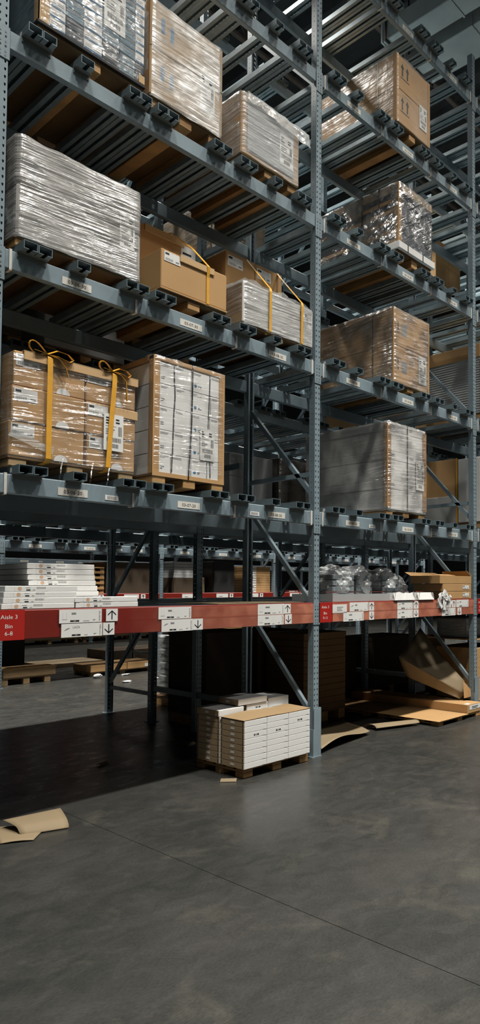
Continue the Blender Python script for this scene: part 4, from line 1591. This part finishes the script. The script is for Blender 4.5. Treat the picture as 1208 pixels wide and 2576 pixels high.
# crumpled white paper scraps hanging over the beam
scr = [(4.80, -.02, 1.50, .05, .05, .4), (4.86, -.03, 1.53, .06, .04, 1.0), (4.92, -.02, 1.49, .05, .05, 2.0), (4.79, -.018, 1.42, .03, .09, 2.9), (4.875, -.018, 1.415, .04, .10, .15), (4.99, -.015, 1.475, .05, .03, .8),
       (4.955, -.045, 1.45, .03, .07, .5)]
for i, (x, y, z, a, b, r) in enumerate(scr):
    q = MB('paper')
    n = 5
    vs = []
    for j in range(n):
        for k in range(n):
            u, v = (j / (n - 1) - .5) * a * 1.6, (k / (n - 1) - .5) * b * 1.6
            c, s = math.cos(r if b < .08 else .2 * r), math.sin(r if b < .08 else .2 * r)
            vs.append((x + u * c - v * s, y - .012 + .016 * noise.noise(Vector((u * 40 + i, v * 40, i))), z + u * s + v * c))
    q.add(vs, [(j * n + k, (j + 1) * n + k, (j + 1) * n + k + 1, j * n + k + 1) for j in range(n - 1) for k in range(n - 1)])
    o = link('paper_scrap', q.mesh('paper_scrap'))
    sm = o.modifiers.new('thickness', 'SOLIDIFY')
    sm.thickness = .0012
    tag(o, 'white paper scrap on the red shelf edge, %s' % ['crumpled at the left', 'top of the heap', 'crumpled at the right', 'hanging strip at the left', 'hanging strip in the middle', 'small end piece', 'folded over the edge'][i], 'paper', 'paper scraps on the red shelf edge')


# ------------------------------------------------------------------ things on the floor
def floor_pallet(x0, x1, y0, y1, label, z1=.13, mt='wood', group='wooden pallets on the floor', rz=0, zb=0.0):
    T = thing('wooden_pallet', label, 'pallet', ((x0 + x1) / 2, (y0 + y1) / 2, zb), group)
    h = z1 - zb
    nb = 5
    wx = (x1 - x0)
    for i in range(nb):
        a = y0 + (y1 - y0 - .1) * i / (nb - 1)
        part(T, 'deck_board', MB(mt).cbox(x0, x1, a, a + .1, z1 - .02, z1, .003))
    for a in (x0, (x0 + x1) / 2 - .05, x1 - .1):
        part(T, 'stringer_board', MB(mt).cbox(a, a + .1, y0, y1, z1 - .038, z1 - .0205, .003))
        for b in (y0, (y0 + y1) / 2 - .055, y1 - .11):
            part(T, 'pallet_block', MB(mt).cbox(a, a + .1, b, b + .11, zb + .0, z1 - .0385, .004))
    return T


# the stack of white boxes beside the front upright
floor_pallet(1.915, 2.645, -.06, .60, 'low pine pallet under the stacked white boxes beside the front upright', .085)
GB = 'white boxes stacked on the pallet by the front upright'
cols = [(1.892, 2.130), (2.132, 2.372), (2.374, 2.632)]


def shelf_box(x0, x1, y0, y1, z0, z1, label, mark=False, white_front=True, handle=True):
    T = thing('white_box', label, 'box', (x0, y0, z0), GB)
    part(T, 'box_body', MB('white_carton').cbox(x0, x1, y0, y1, z0, z1 - .0008, .003))
    q = MB('card_grey', 'dark_card')
    q.cbox(x0 - .004, x0 - .0002, y0 + .004, y1 - .004, z0 + .002, z1 - .003, .001, 'card_grey')
    q.box(x0 - .0045, x0 - .004, y0 + .012, y0 + .022, z0 + .005, z1 - .006, 'dark_card')
    q.box(x0 - .0045, x0 - .004, y1 - .022, y1 - .012, z0 + .005, z1 - .006, 'dark_card')
    part(T, 'end_panel', q, label='grey-brown end panel')
    if handle:
        ym = (y0 + y1) / 2
        part(T, 'end_label', MB('paper').box(x0 - .0055, x0 - .0045, ym - .03, ym + .02, z0 + .018, z0 + .036))
    q = MB('paper', 'ink')
    q.add([(x1 - .05, y0 - .0012, z0 + .008), (x1 - .006, y0 - .0012, z0 + .004), (x1 - .006, y0 - .0012, z0 + .034), (x1 - .02, y0 - .0012, z0 + .022)], [(0, 1, 2, 3)], 'paper')
    part(T, 'closing_tab', q)
    if mark:
        c = (x0 + x1) / 2 + .0
        q = MB('ink')
        for i, (dx, w_) in enumerate(((-.022, .012), (-.003, .008), (.014, .016))):
            q.rect(y0 - .001, c + dx, c + dx + w_, z0 + .016, z0 + .030)
        part(T, 'print_mark', q)
    return T


z00 = .0855
hh = .0500
zt = z00
for r in range(8):
    for c, (a, b) in enumerate(cols):
        shelf_box(a, b, -.10, .22, z00 + r * hh, z00 + (r + 1) * hh,
                  'white box, front pile by the upright, %s row up, %s' % (
                      ['first', 'second', 'third', 'fourth', 'fifth', 'sixth', 'seventh', 'eighth'][r],
                      ['brown-ended corner column', 'middle column', 'column beside the upright'][c]),
                  (r, c) in ((5, 0), (5, 1), (6, 2)))
    for c, (a, b) in enumerate(cols):
        if c == 0 or r > 6:
            shelf_box(a, b, .235, .56, z00 + r * hh, z00 + (r + 1) * hh,
                      'white box, rear pile on the floor pallet, %s row up, %s column' % (
                          ['first', 'second', 'third', 'fourth', 'fifth', 'sixth', 'seventh', 'eighth'][r], ['open left end', 'middle', 'upright side'][c]))
        else:
            shelf_box(a, b, .235, .56, z00 + r * hh, z00 + (r + 1) * hh,
                      'white box, rear pile behind the front pile, %s row up, %s column' % (['first', 'second', 'third', 'fourth', 'fifth', 'sixth', 'seventh'][r], ['', 'middle', 'upright side'][c]), False, True, False)
ztop = z00 + 8 * hh
o = MB('card_dull')
n = 12
vs = []
for j in range(2):
    for i in range(n):
        x = 1.885 + .752 * i / (n - 1)
        for y in (-.10, .225):
            vs.append((x, y, ztop + .002 + j * .004 + .012 * math.sin((x - 1.885) * 6.0) ** 2 * (0.3 if y < 0 else 1)))
fs = []
for i in range(n - 1):
    a = 2 * i
    fs += [(a, a + 1, a + 3, a + 2), (2 * n + a, 2 * n + a + 2, 2 * n + a + 3, 2 * n + a + 1), (a, a + 2, 2 * n + a + 2, 2 * n + a), (a + 1, 2 * n + a + 1, 2 * n + a + 3, a + 3)]
o.add(vs, fs)
tag(link('cardboard_sheet', o.mesh('cardboard_sheet')), 'tan cardboard sheet covering the front pile of white boxes', 'sheet')
zr = ztop + .0005
shelf_box(1.885, 2.15, .24, .58, zr, zr + .055, 'grey-topped white box alone on the left end of the rear pile')
shelf_box(2.20, 2.44, .26, .58, zr, zr + .062, 'white box on the rear pile under the topmost box', True)
shelf_box(2.45, 2.70, .27, .60, zr, zr + .085, 'thick white box on the rear pile nearest the upright')
shelf_box(2.10, 2.42, .25, .56, zr + .0625, zr + .118, 'topmost white box of the rear pile with a brown end')

# kraft paper, cardboard scraps


def sheet(name, fn, nu, nv, th, mt, label, cat='sheet'):
    mb = MB(mt)
    vs = [fn(i / (nu - 1), j / (nv - 1)) for j in range(nv) for i in range(nu)]
    mb.add(vs, [(j * nu + i, j * nu + i + 1, (j + 1) * nu + i + 1, (j + 1) * nu + i) for j in range(nv - 1) for i in range(nu - 1)])
    o = link(name, mb.mesh(name, True))
    sm = o.modifiers.new('thickness', 'SOLIDIFY')
    sm.thickness = th
    sm.offset = 1
    return tag(o, label, cat)


def lerp2(a, b, c, d, u, v):
    return (Vector(a) * (1 - u) + Vector(b) * u) * (1 - v) + (Vector(d) * (1 - u) + Vector(c) * u) * v


def torn(u, v):                           # scrap at the left picture edge: flat tail, then a raised rolled flap
    if u < .5:
        t = u / .5
        p = lerp2((-.10, .16, .006), (.24, -.125, .006), (.36, .10, .006), (.14, .33, .006), t, v)
        return (p.x, p.y, p.z + .004 * math.sin(t * 3))
    t = (u - .5) / .5
    a = t * math.pi * 1.15
    p = lerp2((.24, -.125, .006), (.24, -.125, .006), (.36, .10, .006), (.36, .10, .006), 0, v)
    return (p.x + .05 * math.sin(a) + .02 * t, p.y - .02 * math.sin(a), .006 + .045 * (1 - math.cos(a)) / 2 * 1.1)


def tornA(u, v):
    p = lerp2((.085, -.03, .005), (.235, -.13, .005), (.40, .06, .005), (.16, .34, .005), u, v)
    return (p.x, p.y, .004 + .006 * math.sin(u * 3.1))


def tornB(u, v):
    # v across the width, u from the free edge down to the roll
    q = lerp2((.22, .02, 0), (.20, .24, 0), (.545, .19, 0), (.475, -.08, 0), 1 - u, v)
    if u < .78:
        z = .062 - .03 * (u / .78) ** 2 * .4
    else:
        z = .052 - .048 * math.sin((u - .78) / .22 * math.pi / 2)
    return (q.x, q.y - (.018 * math.sin((u - .78) / .22 * math.pi) if u > .78 else 0), z)


mbk = MB('kraft')
for fn, nu, nv in ((tornA, 10, 8),):
    k = len(mbk.v)
    vs = [fn(i / (nu - 1), j / (nv - 1)) for j in range(nv) for i in range(nu)]
    mbk.add(vs, [(j * nu + i, j * nu + i + 1, (j + 1) * nu + i + 1, (j + 1) * nu + i) for j in range(nv - 1) for i in range(nu - 1)])
T = thing('cardboard_scrap', 'torn tan cardboard scrap with a curled flap on the floor at the left edge', 'cardboard', (.2, .1, 0))
o = part(T, 'flat_piece', mbk, smooth=True)
o.modifiers.new('thickness', 'SOLIDIFY').thickness = -.004
mbk = MB('kraft')
nu, nv = 16, 8
vs = [tornB(i / (nu - 1), j / (nv - 1)) for j in range(nv) for i in range(nu)]
mbk.add(vs, [(j * nu + i, j * nu + i + 1, (j + 1) * nu + i + 1, (j + 1) * nu + i) for j in range(nv - 1) for i in range(nu - 1)])
o = part(T, 'curled_flap', mbk, smooth=True)
o.modifiers.new('thickness', 'SOLIDIFY').thickness = -.004


def kraft_floor(u, v):
    p = lerp2((2.90, .02, 0), (3.82, .22, 0), (4.20, 1.0, 0), (3.30, 1.0, 0), u, v)
    z = .035 + .025 * math.sin(u * 5 + v * 2) + .03 * math.sin(v * 4 + 1) * u
    if v < .2:
        z += .03 * (1 - v / .2) * (.5 + .5 * math.sin(u * 4))
    return (p.x, p.y, max(.004, z))


sheet('kraft_paper', kraft_floor, 24, 16, .002, 'kraft', 'wavy brown kraft paper sheet on the floor right of the front upright', 'paper')


def kraft_roll(u, v):
    x = 4.01 + .53 * u
    y = .34 - .20 * u
    a = v * 1.55 * math.pi
    return (x - .06 * math.cos(a) * .4, y + .05 * math.sin(a) + .16 * (1 - v) * (.4 + .6 * (1 - u)), .012 + .024 * (1 - math.cos(a)))


sheet('kraft_paper', kraft_roll, 14, 16, .002, 'kraft', 'rolled brown kraft paper edge on the floor in front of the right bay pallet', 'paper')
for (x, y, rz, w_, d, lab) in ((1.80, -.02, -.85, .13, .05, 'small tan cardboard strip on the floor in front of the white box pallet'),
                               (2.36, 1.36, .5, .15, .05, 'brown strip on the dark floor left of the white box pallet'),
                               (1.44, 1.33, .3, .09, .05, 'small brown scrap alone on the dark floor under the left bay')):
    q = MB('kraft')
    q.add([(-w_ / 2, -d / 2, .002), (w_ / 2, -d / 2, .002), (w_ / 2, 0, .022), (-w_ / 2, 0, .022), (w_ / 2, d / 2, .008), (-w_ / 2, d / 2, .008)],
          [(0, 1, 2, 3), (3, 2, 4, 5)])
    o = link('cardboard_strip', q.mesh('cardboard_strip'), None, (x, y, 0), (0, 0, rz))
    o.modifiers.new('thickness', 'SOLIDIFY').thickness = -.003
    tag(o, lab, 'cardboard')

# right bay, floor: long pallet with cardboard, long carton, leaning sheet
floor_pallet(4.62, 5.52, -.12, .80, 'front low pine pallet under the flat cardboard in the right bay', .058)
floor_pallet(4.62, 5.52, .95, 1.80, 'rear low pine pallet under the flat cardboard in the right bay', .058)
tag(link('cardboard_sheet', MB('card').cbox(4.59, 5.205, -.15, 1.80, .0585, .0645, .002).mesh('cardboard_sheet')), 'flat brown cardboard sheet on the pallets in the right bay', 'sheet')
T = thing('long_carton', 'long brown carton with a white end label lying on the pallet in the right bay', 'carton', (5.36, .8, .059))
part(T, 'carton_body', MB('card').cbox(5.215, 5.51, -.13, 1.80, .0587, .168, .005))
q = MB('paper', 'ink')
q.box(5.26, 5.50, -.1325, -.1305, .10, .155, 'paper')
q.lines(-.133, 5.31, 5.47, .112, .145, 2, 'ink', 5, .5)
part(T, 'shipping_label', q)
part(T, 'shipping_label', MB('paper').box(5.23, 5.31, -.12, -.06, .1682, .1694))


def lean(u, v):                           # big bent cardboard sheet leaning on the bracing
    p = lerp2((4.78, .60, .75), (5.555, .86, 1.06), (5.555, .14, .40), (5.50, .10, .24), u, v)
    p.z -= .02 * math.sin(u * math.pi) * (1 - v)
    p.y += .025 * math.sin(v * math.pi)
    return tuple(p)


def lean_low(u, v):
    p = lerp2((4.78, .60, .75), (5.50, .10, .24), (5.44, .12, .185), (5.02, .64, .47), u, v)
    return (p.x, p.y + .02 * math.sin(v * 2.2), p.z)


mbk = MB('kraft')
nu, nv = 12, 14
T = thing('bent_cardboard', 'large bent brown cardboard sheet leaning up in the right bay', 'cardboard', (5.2, .4, .17))
for fn, nm in ((lean, 'upper_sheet'), (lean_low, 'lower_fold')):
    mbk = MB('kraft')
    vs = [fn(i / (nu - 1), j / (nv - 1)) for j in range(nv) for i in range(nu)]
    mbk.add(vs, [(j * nu + i, j * nu + i + 1, (j + 1) * nu + i + 1, (j + 1) * nu + i) for j in range(nv - 1) for i in range(nu - 1)])
    o = part(T, nm, mbk, smooth=True)
    o.modifiers.new('thickness', 'SOLIDIFY').thickness = .004
mbk = MB('card')
mbk.add([(5.45, .09, .42), (5.55, .04, .30), (5.54, .03, .215), (5.44, .07, .20), (5.455, .094, .42), (5.555, .044, .30), (5.545, .034, .215), (5.445, .074, .20)],
        [(0, 3, 2, 1), (4, 5, 6, 7), (0, 1, 5, 4), (1, 2, 6, 5), (2, 3, 7, 6), (3, 0, 4, 7)])
part(T, 'torn_corner', mbk)

# third bay floor: stacked flat cartons, board, wrapped bundle
floor_pallet(5.80, 6.6, .10, 1.15, 'pine pallet under the brown cartons behind the right upright', .13)
for r in range(5):
    T = thing('brown_carton', 'flat brown carton in the floor stack behind the right upright, %s from the floor' % ['first', 'second', 'third', 'fourth', 'fifth'][r], 'carton', (6.2, .6, .13 + r * .135), 'flat brown cartons behind the right upright')
    part(T, 'carton_body', MB('card').cbox(5.78, 6.6, .12, .75, .1305 + r * .135, .1305 + (r + 1) * .135 - .001, .004))
tag(link('brown_board', MB('card').cbox(5.76, 6.65, .10, 1.15, .9075, .925, .003).mesh('brown_board')), 'brown board above the flat cartons behind the right upright', 'board')
for i, y in enumerate((.15, 1.08)):
    tag(link('board_support', MB('wood_grey').box(6.0, 6.4, y - .03, y + .03, .1305 if i else .807, .907).mesh('board_support')), 'wooden support under the brown board, %s' % ['front', 'rear'][i], 'support')
T = thing('wrapped_bundle', 'dark film wrapped bundle on the brown board behind the right upright', 'bundle', (6.1, .55, .925))
part(T, 'bundle', MB('tray_grey').cbox(5.80, 6.5, .28, .76, .9255, 1.19, .01))
part(T, 'stretch_wrap', shell(5.80, 6.5, .28, .76, .955, 1.195, .008, 5, 16, 12, mt='wrap_foggy'), smooth=True)


# big cartons under the back rack
def big_carton(x0, x1, y0, y1, z1, label, mt='card', layers=1, pal=True, group='big cartons under the rack'):
    T = thing('big_carton', label, 'carton', ((x0 + x1) / 2, (y0 + y1) / 2, 0), group)
    z0 = 0
    if pal:
        pallet_under(T, x0, x1, y0, y1, 0, .13)
        z0 = .1305
    for i in range(layers):
        part(T, 'carton_body', MB(mt).cbox(x0, x1, y0, y1, z0 + (z1 - z0) * i / layers, z0 + (z1 - z0) * (i + 1) / layers - .001, .006))
    part(T, 'lid', MB(mt).cbox(x0 - .006, x1 + .006, y0 - .006, y1 + .006, z1 - .05, z1 + .004, .004))
    return T


big_carton(3.72, 4.35, 1.97, 2.70, 1.06, 'big plain brown carton in shadow behind the white box pallet', 'card_shaded')
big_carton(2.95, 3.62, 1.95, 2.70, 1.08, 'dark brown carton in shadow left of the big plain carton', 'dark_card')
big_carton(3.72, 4.42, 1.16, 1.82, 1.06, 'tall brown stack of flat cartons behind the front upright', 'card_shaded', 12)
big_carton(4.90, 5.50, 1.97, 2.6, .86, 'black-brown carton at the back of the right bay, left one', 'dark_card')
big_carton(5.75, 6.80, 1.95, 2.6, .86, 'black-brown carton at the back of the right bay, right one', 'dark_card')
T = thing('wrapped_stack', 'tall column of film wrapped packs on a pallet behind the back rack', 'stack', (3.66, 3.75, 0))
pallet_under(T, 3.50, 4.2, 3.45, 4.0, 0, .13)
for i in range(9):
    part(T, 'pack', MB('grey_carton').cbox(3.585 + .012 * (i % 2), 3.86, 3.55, 3.95, .1305 + i * .09, .1305 + (i + 1) * .09 - .004, .02))
part(T, 'carton_body', MB('dark_card').cbox(3.87, 4.2, 3.5, 3.98, .1305, .96, .006))
part(T, 'stretch_wrap', shell(3.575, 3.865, 3.54, 3.96, .14, .945, .012, 9, 14, 18, mt='wrap_foggy', overlap=.04), smooth=True)

# ------------------------------------------------------------------ across the next aisle
GF = 'cartons and pallets under the rack across the aisle'
floor_pallet(2.95, 3.72, 7.47, 8.2, 'grey-brown pallet on the floor across the next aisle, far left', .12, 'wood_grey', GF)
T = thing('flat_carton', 'flat brown carton lying on the far left pallet across the aisle', 'carton', (3.3, 7.5, .1205), GF)
part(T, 'carton_body', MB('wood_grey').cbox(2.97, 3.80, 7.46, 7.9, .1205, .25, .005))
part(T, 'lid', MB('card').cbox(2.96, 3.81, 7.45, 7.9, .2505, .27, .003))
floor_pallet(4.42, 5.62, 7.48, 8.1, 'long low pallet across the aisle, behind the dark braced frame', .08, 'wood_grey', GF)
for i, (a, b) in enumerate(((4.40, 5.08), (5.09, 5.66))):
    T = thing('flat_carton', 'flat brown carton on the long low pallet across the aisle, %s' % ['nearer the left', 'with a white end label'][i], 'carton', (a, 7.5, .0805), GF)
    part(T, 'carton_body', MB('card').cbox(a, b, 7.44, 8.1, .0805, .20, .005))
    if i:
        part(T, 'shipping_label', MB('paper').box(b - .22, b - .06, 7.437, 7.4395, .10, .16))
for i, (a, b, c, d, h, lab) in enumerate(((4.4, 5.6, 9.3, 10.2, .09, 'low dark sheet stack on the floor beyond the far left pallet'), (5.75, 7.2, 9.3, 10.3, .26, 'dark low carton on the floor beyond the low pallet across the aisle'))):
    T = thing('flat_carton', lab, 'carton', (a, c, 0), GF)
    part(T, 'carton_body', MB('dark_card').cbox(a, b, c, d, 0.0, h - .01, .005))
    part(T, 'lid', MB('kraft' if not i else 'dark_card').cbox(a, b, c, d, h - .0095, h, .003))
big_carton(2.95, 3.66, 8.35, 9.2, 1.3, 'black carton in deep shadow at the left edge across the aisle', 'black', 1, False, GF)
for i in range(5):
    x = 6.5 + i * 1.75
    floor_pallet(x, x + 1.6, 15.56, 16.4, 'pallet in the row two aisles back, %s from the aisle end' % ORD[i].replace('lowest', 'first'), .13, 'wood_grey', 'pallets two aisles back')
    T = thing('flat_carton', 'flat brown carton in the row two aisles back, %s from the aisle end' % ORD[i].replace('lowest', 'first'), 'carton', (x, 15.4, .1305), 'cartons two aisles back')
    part(T, 'carton_body', MB('card_grey').cbox(x, x + 1.6, 15.54, 16.4, .1305, .40, .006))
for i in range(4):
    T = thing('plastic_scrap', 'white plastic scrap on the next aisle floor, %s' % ['beside the low pallet', 'second by the low pallet', 'in mid aisle', 'second in mid aisle'][i], 'plastic', (4.4 + .5 * (i % 2) + .02 * i, 7.2 - .9 * (i // 2), 0), 'plastic scraps on the far aisle floor')
    part(T, 'film', crumple(T.location.x, T.location.y, 0, .08, .05, .08 if i == 0 else .03, 20 + i, amp=.4, sub=2, mt='grey_carton'))
# loads on the far racks' red shelves
for (x0, x1, n, h, mt, lab) in ((5.92, 6.42, 6, .05, 'grey_carton', 'grey flat box stack on the far red shelf'),
                                (7.68, 8.34, 11, .048, 'card', 'pale-ended brown carton stack on the far red shelf')):
    for i in range(n):
        z = RED_T + .046 + i * (h + .004) + (.3 if mt == 'grey_carton' else 0)
        T = thing('flat_carton', '%s of the %s' % ((ORD + ['ninth', 'tenth', 'eleventh'])[i] if i < n - 1 else 'topmost', lab), 'carton', (x0, 7.3, z), lab)
        part(T, 'carton_body', MB(mt).cbox(x0, x1, 7.25, 8.0, z, z + h, .003))
        if mt == 'card':
            part(T, 'end_label', MB('paper', 'ink').box(x0, x0 + .26, 7.247, 7.2495, z + .004, z + h - .006, 'paper').lines(7.2465, x0 + .04, x0 + .2, z + .012, z + .034, 1, 'ink', i, .6))
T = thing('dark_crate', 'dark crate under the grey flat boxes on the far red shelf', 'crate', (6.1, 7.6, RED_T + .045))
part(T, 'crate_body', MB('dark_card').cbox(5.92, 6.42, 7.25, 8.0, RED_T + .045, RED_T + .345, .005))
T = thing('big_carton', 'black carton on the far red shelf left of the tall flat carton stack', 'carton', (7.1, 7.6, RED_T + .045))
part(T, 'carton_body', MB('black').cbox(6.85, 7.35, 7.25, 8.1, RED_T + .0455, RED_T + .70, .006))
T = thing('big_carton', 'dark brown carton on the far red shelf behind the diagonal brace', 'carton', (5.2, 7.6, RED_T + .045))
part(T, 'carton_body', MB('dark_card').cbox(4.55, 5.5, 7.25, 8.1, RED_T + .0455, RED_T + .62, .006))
T = thing('big_carton', 'brown carton with a small white box before it on the far red shelf', 'carton', (6.6, 7.7, RED_T + .045))
part(T, 'carton_body', MB('card_grey').cbox(6.5, 6.8, 7.5, 8.1, RED_T + .0455, RED_T + .36, .006))
T = thing('pallet_stack', 'stack of empty pallets on the far red shelf behind the white flat boxes', 'pallets', (4.3, 7.3, RED_T + .045))
for i in range(5):
    z = RED_T + .046 + i * .095
    p = part(T, 'pallet', MB('wood').box(4.10, 4.50, 7.22, 7.9, z + .072, z + .094))
    for a in (4.10, 4.27, 4.43):
        part(T, 'pallet_block', MB('wood_grey').box(a, a + .07, 7.23, 7.9, z + .02, z + .0715), p)
    part(T, 'pallet_base', MB('wood').box(4.10, 4.50, 7.22, 7.9, z, z + .0195), p)
T = thing('pallet_stack', 'stack of pale boards on the floor far beyond the tall brown stack', 'pallets', (7.4, 7.6, 0))
for i in range(5):
    z = i * .095 + .42
    part(T, 'board', MB('wood').box(7.1, 7.9, 7.3, 8.0, z, z + .06))
part(T, 'base', MB('grey_carton').cbox(7.1, 7.9, 7.3, 8.0, 0, .4195, .01))
